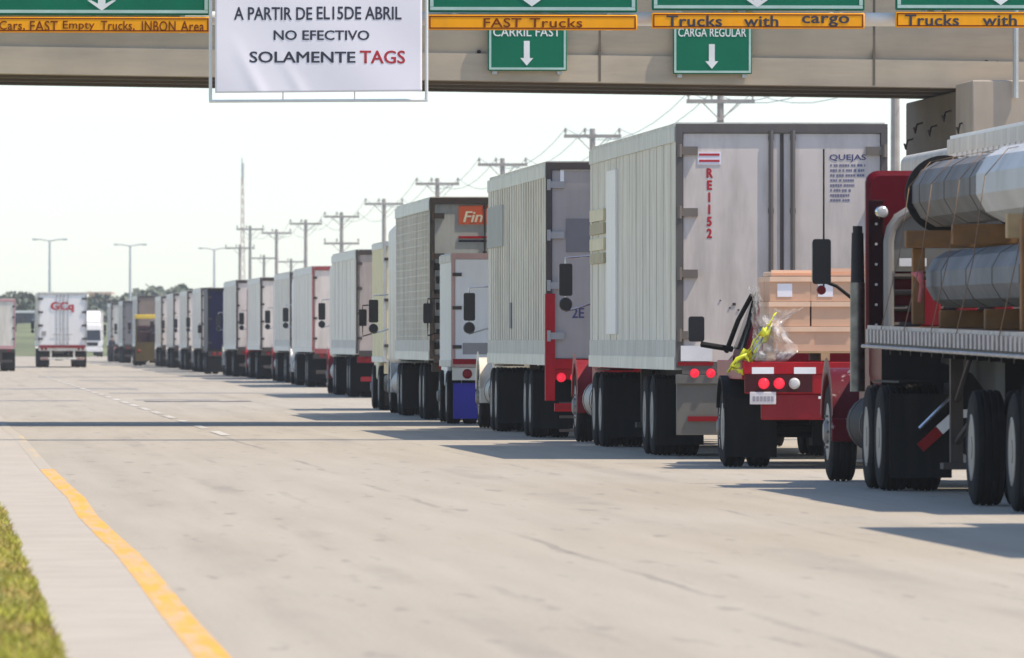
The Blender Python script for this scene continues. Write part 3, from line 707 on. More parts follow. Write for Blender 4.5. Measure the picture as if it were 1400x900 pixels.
    if det > 1:
        for s in (-1, 1):
            for k, m in ((0, lens_rd), (1, refl_w)):
                mb = MB(); x = s*(w-.14-.42*k); mb.box(min(x, x-s*.4), max(x, x-s*.4), -.006, .02, .47 if g == 'board' else .45, .53 if g == 'board' else .51); mb.build('reflector', m, t)
    # running gear
    ax = o.get('axles', (4.2, 5.5))
    mb = MB()
    for x in (-.5, .5): mb.box(x-.06, x+.06, ax[0]-1.2, ax[-1]+1.4, .78, z0-.04)
    for y in ax: mb.cyl((-w+.3, y, .515), (w-.3, y, .515), .065, 10)
    for x in (-.55, .55): mb.box(x-.12, x+.12, ax[0]-.5, ax[-1]+.5, .5, .74)
    mb.box(-.5, .5, .1, L-.3, z0-.16, z0-.035); mb.build('bogie', black, t)
    for y in ax:
        for s in (-1, 1): wheel(t, s*(w-.30), y, s, True)
    for s in (-1, 1):
        mb = MB(); x = s*(w-.31); mb.box(x-.30, x+.30, ax[0]-.78, ax[0]-.76, .14, .98); mb.build('mud_flap', o.get('flap', flapm), t)
        mb = MB(); x = s*(w-.55); mb.box(x-.06, x+.06, L-3.1, L-2.98, .35, z0-.02); mb.box(x-.13, x+.13, L-3.2, L-2.88, .28, .35); mb.tube([(x, L-3.0, .5), (x*.7, L-2.2, z0-.1)], .03); mb.build('landing_leg', steel, t)
    return doors

tankm = M('road-worn tank', (0.34, 0.33, 0.31), 0.5, metal=0.4, dirt=0.6)
def tractor(t, y0, o):
    """conventional tractor; y0 = front of the trailer in the thing's frame"""
    col = o.get('cab', white); low = o.get('fender', col); hs = o.get('sleeper', 2.95); det = o.get('det', 2)
    Y = lambda q: y0 + q
    # frame, axles, wheels
    def fr():
        mb = MB()
        for x in (-.43, .43): mb.box(x-.04, x+.04, -2.3, 6.1, .62, .88)
        for y in (-1.5, -.2): mb.cyl((-1.0, y, .515), (1.0, y, .515), .07, 10); mb.box(-.2, .2, y-.25, y+.25, .35, .7)
        mb.cyl((-1.0, 5.0, .515), (1.0, 5.0, .515), .06, 8); mb.box(-.35, .35, 3.9, 5.7, .45, 1.0); mb.box(-.55, .55, -1.5, -.3, .9, 1.05)
        mb.box(-1.18, -.85, -2.2, -.9+1.2, 1.055, 1.075); mb.box(.85, 1.18, -2.2, .3, 1.055, 1.075)
        return mb.mesh('chassis', black)
    inst('chassis', cached('tractor_frame', fr), t, (0, y0, 0))
    for y in o.get('drives', (-1.5, -.2)):
        for s in (-1, 1): wheel(t, s*.97, Y(y), s, True)
    for s in (-1, 1): wheel(t, s*1.05, Y(o.get('steer', 5.0)), s, False)
    for s in (-1, 1):
        x = s*.97
        inst('mud_flap', cached('tflap', lambda: _flap()), t, (x, Y(-2.25), 0))
    # sleeper and cab
    sb = o.get('sback', .7); sf = sb+o.get('slen', 1.5); ws = o.get('sw', 1.12)
    mb = MB()
    mb.loft([mb.rr(sb, ws-.04, 1.02, hs-.05, .10), mb.rr(sb+.05, ws, 1.0, hs, .13), mb.rr(sf-.05, ws, 1.0, hs + o.get('slope', -.02), .13), mb.rr(sf, ws-.05, 1.02, hs-.08, .12)])
    mb.build('sleeper', col, t, (0, y0, 0))
    if o.get('roof'):
        mb = MB(); mb.loft([mb.rr(sb+.1, ws-.06, hs-.2, o['roof'], .18), mb.rr(sb+.9, ws-.08, hs-.2, o['roof']-.02, .2), mb.rr(sf+.5, ws-.15, hs-.5, o['roof']-.55, .15), mb.rr(sf+.9, ws-.2, hs-.6, hs-.3, .1)]); mb.build('roof_fairing', col, t, (0, y0, 0))
    cf = sf+1.45; hc = o.get('hc', 2.75)
    mb = MB(); mb.prism([(sf, .75), (cf, .75), (cf, 1.75), (cf-.28, hc-.10), (cf-.45, hc), (sf, hc)], -1.02, 1.02, top=(1.7, hc, .13)); cabo = mb.build('cab', col, t, (0, y0, 0), bevel=.05)
    mb = MB(); mb.add([(-.88, cf+.012, 1.80), (.88, cf+.012, 1.80), (.80, cf-.262, hc-.12), (-.80, cf-.262, hc-.12)], [(0, 1, 2, 3)]); mb.add([(-.88, cf-.02, 1.80), (.88, cf-.02, 1.80), (.80, cf-.29, hc-.12), (-.80, cf-.29, hc-.12)], [(3, 2, 1, 0)]); mb.build('windshield', glass, t, (0, y0, 0))
    for s in (-1, 1):
        mb = MB(); x = s*1.028
        mb.add([(s*1.026, sf+.25, 1.78), (s*1.026, cf-.12, 1.78), (s*.912, cf-.36, hc-.16), (s*.912, sf+.25, hc-.16), (s*1.0, sf+.25, 1.78), (s*1.0, cf-.12, 1.78), (s*.89, cf-.36, hc-.16), (s*.89, sf+.25, hc-.16)], [(0, 1, 2, 3), (4, 7, 6, 5), (0, 4, 5, 1), (1, 5, 6, 2), (2, 6, 7, 3), (3, 7, 4, 0)])
        mb.build('side_window', glass, t, (0, y0, 0))
        mb = MB(); mb.box(min(s*1.02, s*1.035), max(s*1.02, s*1.035), sf+.2, cf-.08, .85, 1.74); d = mb.build('door', col, t, (0, y0, 0), bevel=.008)
        mb = MB(); mb.box(min(s*1.03, s*1.06), max(s*1.03, s*1.06), sf+.28, sf+.42, 1.55, 1.59); mb.build('handle', chrome, d)
    # hood, grille, lights
    hf = cf+2.15
    mb = MB(); mb.loft([mb.rr(cf-.05, .92, .85, 1.82, .16), mb.rr(cf+.6, .84, .80, 1.76, .18), mb.rr(hf-.4, .70, .75, 1.62, .18), mb.rr(hf, .64, .78, 1.54, .14)]); mb.build('hood', col, t, (0, y0, 0))
    mb = MB(); mb.box(-.5, .5, hf-.01, hf+.04, .85, 1.45)
    for k in range(9): mb.box(-.48+k*.12-.012, -.48+k*.12+.012, hf+.04, hf+.055, .87, 1.43)
    mb.build('grille', chrome, t, (0, y0, 0))
    mb = MB(); mb.loft([mb.rr(hf+.05, 1.18, .42, .76, .06), mb.rr(hf+.22, 1.10, .42, .74, .08)]); mb.build('bumper', chrome, t, (0, y0, 0))
    st = o.get('steer', 5.0)
    for s in (-1, 1):
        mb = MB(); a, b = sorted((s*.70, s*1.20)); r = .62
        mb.arch(st, .56, r-.05, r, a, b, 8, 172); mb.box(a, b, st-r-.03, st-r+.02, .42, .66)
        mb.add([(s*1.195, st+(r-.02)*cos(radians(q)), .56+(r-.02)*sin(radians(q))) for q in range(10, 171, 16)] + [(s*1.195, st+(r+.10)*cos(radians(q)), .58+(r+.09)*sin(radians(q))) for q in range(170, 9, -16)], [tuple(range(22))])
        mb.build('fender', low, t, (0, y0, 0), bevel=.015)
        mb = MB(); x = s*.86; mb.loft([mb.rr(hf-.55, .15, .88, 1.16, .06, cx=x), mb.rr(hf-.02, .16, .88, 1.16, .06, cx=x)]); hl = mb.build('headlight', lens_w, t, (0, y0, 0))
        mb = MB(); x = s*.90; mb.cyl((x, sb+.9, .62), (x, cf-.3, .62), .29, 20); tk = mb.build('fuel_tank', o.get('tank', tankm), t, (0, y0, 0))
        for y in (sb+1.1, cf-.6):
            mb = MB(); mb.cyl((x, y, .62), (x, y+.06, .62), .297, 20); mb.build('tank_strap', steel, tk)
        mirror(t, s*o.get('mx', 1.40), Y(cf-.15), o.get('mz', 2.30), s, ball=o.get('ball', True), arms=o.get('arms', True))
    if o.get('stack', True):
        for s in (-1, 1):
            mb = MB(); x = s*1.02; mb.cyl((x, sb-.12, 1.1), (x, sb-.12, 2.4), .085, 14); mb.cyl((x, sb-.12, 2.4), (x, sb-.12, hs+.35), .055, 12); mb.build('exhaust_stack', chrome, t, (0, y0, 0))
def _flap():
    mb = MB(); mb.box(-.30, .30, 0, .02, .14, .95); return mb.mesh('mud_flap', flapm)

def origin_from(px, Y, W):
    p = Vector((X_of(px, Y), Y, 0)) + RIGHT*(W/2); return p
def semi(px, Y, L, H, label, W=2.6, group='trucks waiting in the long queue', tr=None, rot=TH, name='semi_truck', **o):
    t = thing(name, label, 'truck', origin_from(px, Y, W), rot, group)
    d = trailer(t, L, W, H, o)
    if tr is not None:
        tr.setdefault('det', o.get('det', 2)); tractor(t, L, tr)
    return t, d

def box_truck(px, Y, Lb, H, label, W=2.3, o=None, rot=TH, group='trucks waiting in the long queue', at=None):
    o = o or {}; t = thing('box_truck', label, 'truck', at if at is not None else origin_from(px, Y, W), rot, group); w = W/2; z0 = o.get('z0', 1.02); m = o.get('side', bright)
    mb = MB(); mb.box(-w, w, .05, Lb, z0, H-.03); mb.box(-w-.012, w+.012, .06, Lb, H-.16, H-.02, 1); mb.box(-w-.012, w+.012, .06, Lb, z0-.02, z0+.10, 1)
    mb.box(-w+.01, w-.01, .06, Lb-.02, H-.02, H); mb.build('cargo_box', [m, o.get('rail', alu)], t, bevel=.01)
    mb = MB()
    for s in (-1, 1): mb.box(min(s*w, s*(w-.06)), max(s*w, s*(w-.06)), -.015, .06, z0, H-.0)
    mb.box(-w+.06, w-.06, -.015, .06, H-.10, H); mb.box(-w+.06, w-.06, -.015, .06, z0-.02, z0+.06); mb.build('door_frame', o.get('frame', alu), t)
    for s in (-1, 1):
        a, b = sorted((s*(w-.065), s*.01)); mb = MB(); mb.box(a, b, .005, .045, z0+.065, H-.105); d = mb.build('cargo_door', o.get('door', m), t, bevel=.008)
        for zz in (z0+.3, (z0+H)/2, H-.4):
            mb = MB(); x = s*(w-.02); mb.box(min(x, x-s*.16), max(x, x-s*.16), -.025, .006, zz, zz+.06); mb.build('hinge', steel, d)
        mb = MB(); mb.cyl((s*.12, -.012, z0+.02), (s*.12, -.012, H-.05), .014, 8); mb.build('lock_rod', alu, d)
    yb = .9
    mb = MB()
    for x in (-.4, .4): mb.box(x-.04, x+.04, .1, Lb+1.9, .62, z0-.03)
    mb.cyl((-.9, Lb*.3, .48), (.9, Lb*.3, .48), .07, 8); mb.box(-.35, .35, Lb+.3, Lb+1.8, .4, .9); mb.build('chassis', black, t)
    for s in (-1, 1):
        wheel(t, s*(w-.24), Lb*.3, s, True, .47); wheel(t, s*(w-.18), Lb+1.25, s, False, .47)
        mb = MB(); x = s*(w-.40); mb.box(x-.36, x+.36, .0+.12, .14, .10, .72); mb.build('mud_flap', o.get('flap', flapm), t)
    mb = MB(); mb.box(-w+.02, w-.02, .02, .10, z0-.25, z0-.03); mb.build('light_bar', o.get('bar', cream), t)
    for s in (-1, 1):
        for q in (.28, .52):
            tail_lamp(t, s*(w-q), .015, z0-.14, .075, lens_rd)
            mb = MB()
        mb = MB(); mb.box(min(s*(w-.05), s*(w-.7)), max(s*(w-.05), s*(w-.7)), -.0, .02, z0-.0+.0, z0+.06); 
    # cab-over cab
    cm = o.get('cab', bright); c0 = Lb+.12; c1 = Lb+2.0; hc = o.get('hc', 2.55)
    mb = MB(); mb.prism([(c0, .62), (c1, .62), (c1, 1.45), (c1-.22, hc-.08), (c1-.36, hc), (c0, hc)], -w+.12, w-.12, top=(1.5, hc, .12)); mb.build('cab', cm, t, bevel=.06)
    if o.get('deflector'):
        mb = MB(); mb.loft([mb.rr(c0+.1, w-.22, hc-.05, H-.05, .15), mb.rr(c0+.7, w-.3, hc-.05, hc+.75, .15), mb.rr(c1-.5, w-.4, hc-.05, hc+.2, .08)]); mb.build('roof_fairing', cm, t)
    q = w-.24
    mb = MB(); mb.add([(-q, c1+.015, 1.42), (q, c1+.015, 1.42), (q-.08, c1-.215, hc-.14), (-q+.08, c1-.215, hc-.14), (-q, c1-.02, 1.42), (q, c1-.02, 1.42), (q-.08, c1-.25, hc-.14), (-q+.08, c1-.25, hc-.14)], [(0, 1, 2, 3), (4, 7, 6, 5), (0, 4, 5, 1), (1, 5, 6, 2), (2, 6, 7, 3), (3, 7, 4, 0)]); mb.build('windshield', glass, t)
    mb = MB(); mb.box(-q*.75, q*.75, c1-.01, c1+.03, .95, 1.28); mb.build('grille', black, t)
    mb = MB(); mb.loft([mb.rr(c1-.05, w-.08, .45, .78, .06), mb.rr(c1+.14, w-.14, .46, .76, .08)]); mb.build('bumper', o.get('bump', bright), t)
    for s in (-1, 1):
        mb = MB(); x = s*(q-.05); mb.box(x-.16, x+.16, c1-.01, c1+.04, .82, .94); mb.build('headlight', lens_w, t, bevel=.015)
        mb = MB(); mb.add([(s*(w-.115), c0+.5, 1.5), (s*(w-.115), c1-.12, 1.5), (s*(w-.205), c1-.30, hc-.2), (s*(w-.205), c0+.5, hc-.2), (s*(w-.15), c0+.5, 1.5), (s*(w-.15), c1-.12, 1.5), (s*(w-.24), c1-.30, hc-.2), (s*(w-.24), c0+.5, hc-.2)], [(0, 1, 2, 3), (4, 7, 6, 5), (0, 4, 5, 1), (1, 5, 6, 2), (2, 6, 7, 3), (3, 7, 4, 0)]); mb.build('side_window', glass, t)
        mirror(t, s*(w+.12), c1-.1, 1.95, s, h=.36, w=.17, ball=False)
    return t

# ---------------------------------------------------------------- the queue, nearest first
# 3rd vehicle: white 53-foot trailer with RE1152 on the door, red tractor
t, d = semi(925, 121.5, 16.0, 4.15, 'white box trailer with RE1152 in red down its left door, red tractor ahead', side=white_b, lower=white_d, rods=(.135,), rodr=.03, post=M('grey-brown frame', (.105, .092, .084), .6, dirt=.4), rodm=M('grey-brown rod', (.13, .115, .105), .55, dirt=.3), hinge=M('rusty hinge', (.17, .14, .115), .6, dirt=.5), seam=.006, guard='board', guardm=M('grey painted steel', (0.14, 0.135, 0.12), .6, dirt=.4), lit=True, lz=1.06, axles=(4.3, 5.6), flap=flapm,
     panels=((10.4, 12.2, 1.55, 3.75, bright), (12.8, 15.6, 3.10, 3.26, cream), (12.8, 15.6, 2.92, 3.07, M('tan stripe', (.42, .36, .22), .6)), (12.8, 15.6, 2.70, 2.86, cream), (12.8, 15.6, 2.52, 2.66, M('tan stripe', (.42, .36, .22), .6))),
     tr=dict(cab=dred, sleeper=2.9, fender=dred, mx=1.42, mz=2.33))
mb = MB(); mb.box(-.022, .022, .0, .012, 1.2, 4.01); mb.build('door_seal', steel, t)
U = lambda px: (px-925)/(F/121.5)*1.0 - 1.3; Zr = lambda py: Z_of(py, 121.5)
mb = MB(); mb.box(U(954), U(986), .004, .011, Zr(225), Zr(208)); lp = mb.build('sticker', paper, d[0])
mb = MB(); 
for k in range(2): mb.box(U(956), U(984), .000, .003, Zr(213+k*8.5), Zr(210+k*8.5))
mb.build('sticker_text', txt_red, d[0])
text('RE1152', U(966), U(975), Zr(326), Zr(230), txt_red, d[0], y=.009, bold=.06, vertical=True)
text('QUEJAS', U(1135), U(1185), Zr(221), Zr(211), txt_navy, d[1], y=.009, bold=.012)
rnd = random.Random(4)
for k in range(8):      # lines of small print too worn to read: short dashes of paint
    mb = MB(); p = 1136; end = (1184, 1184, 1183, 1171, 1169, 1166, 1164, 1164)[k]; ya = 224.5 + k*6.8
    while p < end-1:
        wd = rnd.uniform(2.0, 3.4); hgt = rnd.choice((3.2, 3.2, 3.8)); mb.box(U(p), U(min(end, p+wd)), .009, .0125, Zr(ya+hgt), Zr(ya)); p += wd + rnd.choice((.7, .8, 2.4))
    mb.build('lettering', M('faded lettering', (.20, .19, .28), .7), d[1])
mb = MB()
for (p, q, r) in ((1004, 416, .02), (998, 421, .01), (1010, 424, .012), (1013, 430, .01), (985, 411, .009), (1006, 445, .01)): mb.box(U(p)-r, U(p)+r, .003, .010, Zr(q)-r*.8, Zr(q)+r*.8)
mb.build('chip', steel, d[0])
mb = MB(); mb.box(-1.29, -.85, -.03, .02, 1.155, 1.20); mb.build('reflector', lens_rd, t)
mb = MB(); mb.box(-1.25, -.86, -.03, .0, 1.21, 1.40); mb.build('bumper_sticker', refl_w, t)

# 4th: grey-doored trailer with a red lower frame
t, d = semi(747, 145.0, 15.2, 4.10, 'ribbed white trailer with plain grey doors and a red lower door frame', side=white_b, style='post', lower=white_d, door=greydoor, hinge=M('grey hinge', (.3, .3, .3), .5), postlow=red, zlow=2.15, guardm=red, lit=True, lz=.92, axles=(4.1, 5.4),
     panels=((10.6, 15.0, 2.95, 3.60, M('grey repair', (.34, .35, .33), .55)), (8.3, 8.9, 1.65, 2.05, greydark)), tr=dict(cab=white, fender=white, mx=1.42, mz=2.02))
V4 = lambda px: (px-747)/(F/145.0) - 1.3; Z4 = lambda py: Z_of(py, 145)
mb = MB(); mb.box(V4(774), V4(838), .004, .012, Z4(345), Z4(299)); mb.build('dark_patch', greydark, d[0])
mb = MB(); mb.box(V4(766), V4(771), .003, .011, Z4(252), Z4(229)); mb.box(V4(771), V4(838), .003, .011, Z4(233), Z4(229)); mb.build('white_bracket_mark', refl_w, d[0])
text('2E', V4(782), V4(799), Z4(435), Z4(421), txt_navy, d[0], y=.006, bold=.02)
mb = MB(); 
for k in range(3): mb.box(-1.1, 1.1, .02, .10, .06+.2*k+.06, .10+.2*k+.06)
mb.build('step_bar', steel, t)

# 5th: small white box truck with blue mud flaps
t = box_truck(617, 171.8, 3.9, 2.98, 'small white box truck with blue mud flaps beside the grey-doored trailer', W=2.3, o=dict(flap=blue, frame=M('worn red frame', (.55, .33, .28), .5), rail=white, bar=M('cream bar', (.72, .66, .54), .5), side=bright))
mb = MB(); mb.box(-1.12, -.55, -.03, .01, 1.05, 1.14); mb.build('red_plate', red, t)
mb = MB(); mb.box(-.95, -.5, .0, .02, 1.22, 1.42); mb.build('grey_plate', greydoor, t)
# 6th: waffle-sided trailer with an orange panel on its door
t, d = semi(588, 179.8, 13.4, 4.08, 'grimy trailer with small-grid sides and an orange panel on its door', side=white, style='waffle', lower=white_d, door=M('greenish grey door', (.42, .43, .41), .5, dirt=.5), axles=(2.6, 3.9), guardm=steel, postlow=steel,
     tr=dict(cab=white, sleeper=3.82, sw=1.26, sback=.4, slen=3.6, slope=-.12, fender=alu, mx=1.5, mz=2.05, stack=False))
V6 = lambda px: (px-588)/(F/179.8) - 1.3; Z6 = lambda py: Z_of(py, 179.8)
mb = MB(); mb.box(V6(627), V6(692), -.012, -.004+.012, Z6(307), Z6(281)); lp = mb.build('orange_panel', M('orange panel', (.62, .09, .02), .5, dirt=.3), t)
text('Fin', V6(633), V6(660), Z6(304), Z6(289), M('cream lettering', (.75, .68, .5), .6), lp, y=-.016, bold=.02, shear=.25)
mb = MB(); mb.box(V6(627), V6(692), -.01, .008, Z6(326), Z6(323)); mb.build('red_stripe', red, t)
mb = MB(); mb.box(V6(627), V6(692), -.01, .008, Z6(331), Z6(328.5)); mb.build('navy_stripe', navy, t)
mb = MB()
for k in range(7):
    z = 1.3+k*.24; mb.box(-1.22+.03*(k % 2), -.95-.04*(k % 3), -.03, .008, z, z+.13)
mb.build('black_straps', black, d[0])
# cream box truck ahead of it
box_truck(524, 205.0, 5.2, 3.52, 'cream yellow box truck showing as a strip ahead of the small-grid trailer', W=2.35, o=dict(side=M('yellow cream paint', (.70, .60, .30), .5, dirt=.3), cab=cream, door=cream))
# the far part of the queue
Q = [
 (487, 250.0, 15.3, 3.77, 'plain white trailer with stained doors beside the cream truck', dict(side=white, style='seam', door=M('stained door', (.42, .35, .31), .55, dirt=.5), det=1, lower=white_d, guardm=dred), dict(cab=white, fender=dred, mz=2.25, det=1)),
 (427, 305.0, 16.0, 3.76, 'white trailer edged with a red strip down its rear corner post', dict(side=white, post=M('faded red post', (.30, .06, .06), .5), det=1), dict(cab=bright, fender=bright, det=1)),
 (396.5, 335.0, 15.2, 3.80, 'white trailer with grey lower panels, second behind the red-edged trailer', dict(side=white_b, det=1, lower=white_d), dict(cab=white, fender=dred, det=1)),
 (356, 366.0, 14.8, 3.80, 'white trailer with dark hinges on its corner, a red cab standing ahead of it', dict(side=white, det=1), dict(cab=red, fender=red, det=1)),
 (323, 391.0, 16.5, 3.86, 'white trailer standing nearer than the dark blue truck, with a dark corner post', dict(side=white_b, det=1), dict(cab=white, fender=white_d, det=1)),
 (275, 446.0, 14.5, 3.84, 'white trailer just beyond the dark blue truck in the far queue', dict(side=white, det=1), dict(cab=white, fender=white_d, det=1)),
 (256, 476.0, 14.5, 3.86, 'fifth trailer from the far end of the queue, white with faded sides', dict(side=white_b, det=1), dict(cab=bright, fender=alu, det=1)),
 (237, 512.0, 14.5, 3.90, 'white trailer in the far queue, second one nearer than the yellow loader truck', dict(side=white, det=1), dict(cab=bright, fender=alu, det=1)),
 (220.5, 537.0, 14.5, 3.88, 'white trailer directly nearer than the yellow loader truck, only its side showing', dict(side=white_b, det=1), dict(cab=bright, fender=white_d, det=1)),
 (188, 578.0, 14.5, 4.08, 'trailer with brown doors rising behind the yellow loader truck', dict(side=white_d, door=browndoor, det=1), dict(cab=white, fender=black, det=1)),
 (168, 622.0, 14.5, 3.95, 'trailer with dark grey doors at the far end of the queue', dict(side=white_d, door=greydark, det=1), dict(cab=white_d, fender=black, det=1)),
 (152, 660.0, 14.5, 3.95, 'hazy grey trailer farthest away in the queue', dict(side=white_d, door=white_d, det=1), dict(cab=white_d, fender=black, det=1)),
]
for (px, Y, L, H, lb, o, tr) in Q:
    tr.update(sleeper=H-.12, sw=1.24, sback=.35, slen=2.7, slope=-.15, steer=5.7, stack=False)
    semi(px, Y, L, H, lb, tr=tr, **o)
# dark blue truck in the far queue
box_truck(284, 424.0, 6.5, 3.68, 'dark navy box truck standing between white trailers in the far queue', W=2.4, o=dict(side=navy, door=M('navy curtain', (.009, .010, .040), .7, spec=0.1), cab=navy, frame=black, rail=navy, bar=steel))

# yellow loader truck
def loader_truck(px, Y):
    W = 2.3; t = thing('loader_truck', 'small truck with yellow bar, dark load and mustard tailgate below the brown doors', 'truck', origin_from(px, Y, W), TH); w = W/2
    mb = MB(); mb.box(-w, w, 0, 4.5, .95, 1.10); mb.build('flatbed', mustard, t)
    mb = MB(); mb.box(-w+.05, w-.05, -.06, 0, .28, 1.35); mb.build('tailgate', mustard, t)
    for x in (-w+.1, w-.1):
        mb = MB(); mb.box(x-.05, x+.05, .1, .2, 1.1, 2.68); mb.build('frame_post', mustard, t)
    mb = MB(); mb.box(-w, w*.55, .05, .25, 2.68, 2.92); mb.build('frame_bar', yellow, t, bevel=.03)
    rnd = random.Random(9); mb = MB()
    for k in range(7): x = rnd.uniform(-.7, .7); y = rnd.uniform(.5, 3.6); mb.box(x-.4, x+.4, y-.4, y+.4, 1.1, rnd.uniform(1.9, 2.55))
    mb.build('load', maroon, t, bevel=.06)
    mb = MB(); mb.prism([(4.7, .6), (6.4, .6), (6.4, 1.4), (6.1, 2.3), (4.7, 2.3)], -w+.15, w-.15, top=(1.4, 2.3, .12)); mb.build('cab', maroon, t, bevel=.05)
    mb = MB(); mb.box(-w+.3, w-.3, 4.66, 4.71, 1.5, 2.1); mb.build('rear_window', glass, t)
    mb = MB()
    for x in (-.4, .4): mb.box(x-.05, x+.05, .1, 6.3, .6, .94)
    mb.build('chassis', black, t)
    for s in (-1, 1): wheel(t, s*(w-.22), 1.3, s, True, .46); wheel(t, s*(w-.2), 5.6, s, False, .46); tail_lamp(t, s*(w-.25), -.07, .85, .08, lens_rd)
loader_truck(184, 561.0)

# trucks in the open lane
t, d = semi(52, 527.0, 15.5, 4.02, 'white trailer with red lettering driving alone in the open lane', group='trucks driving in the open lanes', side=white, door=bright, post=white_d, postlow=dred, det=2, guardm=white, rodm=M('grey lock rod', (.35, .35, .34), .5), tr=dict(cab=bright, fender=bright, det=1), axles=(1.4, 2.7))
V9 = lambda px: (px-52)/(F/527.0) - 1.3; Z9 = lambda py: Z_of(py, 527)
text('GCq', V9(69), V9(101), Z9(427.5), Z9(413), txt_red, t, y=-.02, bold=.05)
mb = MB(); mb.box(V9(57), V9(63), -.01, .01, Z9(459), Z9(453)); mb.build('door_plate', greydoor, d[0])
t, d = semi(-55, 462.0, 14.0, 3.40, 'white truck cut off by the left edge of the photo, red lamps at its corner', group='trucks driving in the open lanes', side=white, door=white, post=M('pink worn frame', (.55, .3, .3), .5), postlow=M('pink worn frame', (.55, .3, .3), .5), det=1, guardm=steel, tr=dict(cab=bright, fender=bright, det=1), axles=(1.4, 2.7))
box_truck(0, 0, 6.0, 4.05, 'white truck facing the camera, half hidden behind the lone white trailer', W=2.5, rot=TH+pi, group='trucks driving in the open lanes', at=Vector((X_of(120, 868), 868, 0)), o=dict(hc=2.9, deflector=True))

# truck in the next lane to the right
t = None
semi(line_u(0, 1) and 700+F*((13.1-0.0586*111.5)/111.5)*.999, 111.5, 15.9, 4.10, 'pale trailer in the next lane, behind the steel poles and under the bridge pier', side=bright, style='post', lower=white_d, rail=white, tr=dict(cab=white_d, sleeper=3.98, sw=1.28, slen=6.2, sback=.35, slope=0, fender=white_d, steer=9.3, stack=False))
# truck standing outside the frame at right: its shadow falls across the near road
box_truck(700+F*((9.25-0.0586*66)/66), 66.0, 11.0, 3.95, 'white box truck standing outside the right edge, its shadow on the near road', W=2.5, o=dict(side=white))

# ---------------------------------------------------------------- 2nd vehicle: red flatbed pickup with cartons
W2 = 2.42
fb = thing('flatbed_pickup', 'red flatbed pickup carrying pallets of cartons, brake lamps lit', 'truck', origin_from(1016, 112.3, W2), TH, 'trucks waiting in the long queue')
w = W2/2; P2 = lambda px: (px-1016)/(F/112.3) - w; Z2 = lambda py: Z_of(py, 112.3)
mb = MB(); mb.box(-w, w, .06, 3.6, 1.06, 1.21); mb.box(-w-.01, -w+.06, .06, 3.6, 1.02, 1.235); mb.box(w-.06, w+.01, .06, 3.6, 1.02, 1.235); mb.build('flatbed', dred, fb, bevel=.012)
mb = MB(); mb.box(-w, w, 0, .06, 1.08, 1.22); mb.box(-w+.02, w-.02, .01, .06, .86, 1.08); mb.build('light_bar', red, fb, bevel=.008)
for a_, b_ in ((-w+.02, -.42), (.42, w-.02)):
    mb = MB(); mb.box(a_, b_, -.005, .01, .875, 1.075); mb.build('lamp_recess', M('dark lamp panel', (.05, .006, .008), .6, spec=.2), fb)
mb = MB(); mb.box(-1.0, .62, .05, .12, .56, .86); mb.build('bumper_skirt', dred, fb, bevel=.02)
mb = MB(); mb.box(-.35, .95, -.01, .05, .80, .83); mb.build('step_edge', refl_w, fb)
for s in (-1, 1):
    for q, m in ((.235, lens_r), (.41, lens_r), (.585, lens_w)): tail_lamp(fb, s*(w-q), -.005, .975, .056, m)
    for q in (.10, .58):
        mb = MB(); x = s*(w-q); mb.box(min(x, x-s*.25), max(x, x-s*.25), -.006, .002, 1.085, 1.16); mb.build('reflector', refl_w, fb)
mb = MB(); mb.box(P2(1025), P2(1061), -.02, -.008, Z2(553), Z2(536)); pl_ = mb.build('licence_plate', M('plate', (.62, .58, .58), .5, dirt=.2), fb, bevel=.01)
mb = MB()
for k in range(6): mb.box(P2(1029+k*5), P2(1032.5+k*5), -.024, -.019, Z2(549), Z2(542))
mb.build('plate_marks', M('plate marks', (.3, .27, .3), .6), pl_)
mb = MB()
for x in (-.42, .42): mb.box(x-.05, x+.05, .1, 7.0, .58, .78)
for x in (-.7, .7): mb.box(x-.04, x+.04, .2, 3.5, .90, 1.05)
mb.cyl((-.9, 2.1, .42), (.9, 2.1, .42), .08, 10); mb.box(-.25, .25, 1.85, 2.35, .25, .6); mb.cyl((-.85, 6.1, .42), (.85, 6.1, .42), .06, 8); mb.box(-.95, .95, 2.9, 3.1, .35, .9); mb.build('chassis', black, fb)
for s in (-1, 1):
    wheel(fb, s*(w-.20), 2.1, s, True, .47); wheel(fb, s*.88, 6.1, s, False, .43)
    mb = MB(); x = s*(w-.2); mb.arch(2.1, .50, .53, .56, min(x-.30, x+.30), max(x-.30, x+.30), 20, 160); mb.build('fender', black, fb)
    mb = MB(); mb.box(x-.30, x+.30, 1.35, 1.37, .12, .80); mb.build('mud_flap', flapm, fb)
mb = MB(); mb.prism([(3.75, .55), (5.35, .55), (5.35, 1.32), (4.95, 1.99), (4.6, 2.05), (3.85, 2.03), (3.75, 1.35)], -.93, .93, top=(1.25, 2.0, .24)); mb.build('cab', burg, fb, bevel=.04)
mb = MB(); mb.loft([mb.rr(5.3, .90, .6, 1.36, .12), mb.rr(6.2, .9, .6, 1.30, .14), mb.rr(6.9, .86, .62, 1.20, .14), mb.rr(7.05, .8, .68, 1.1, .12)]); mb.build('hood', burg, fb)
mb = MB(); mb.add([(-.75, 3.745, 1.42), (.75, 3.745, 1.42), (.66, 3.83, 1.94), (-.66, 3.83, 1.94), (-.75, 3.80, 1.42), (.75, 3.80, 1.42), (.66, 3.88, 1.94), (-.66, 3.88, 1.94)], [(0, 1, 2, 3), (4, 7, 6, 5), (0, 4, 5, 1), (1, 5, 6, 2), (2, 6, 7, 3), (3, 7, 4, 0)]); mb.build('rear_window', glass, fb)
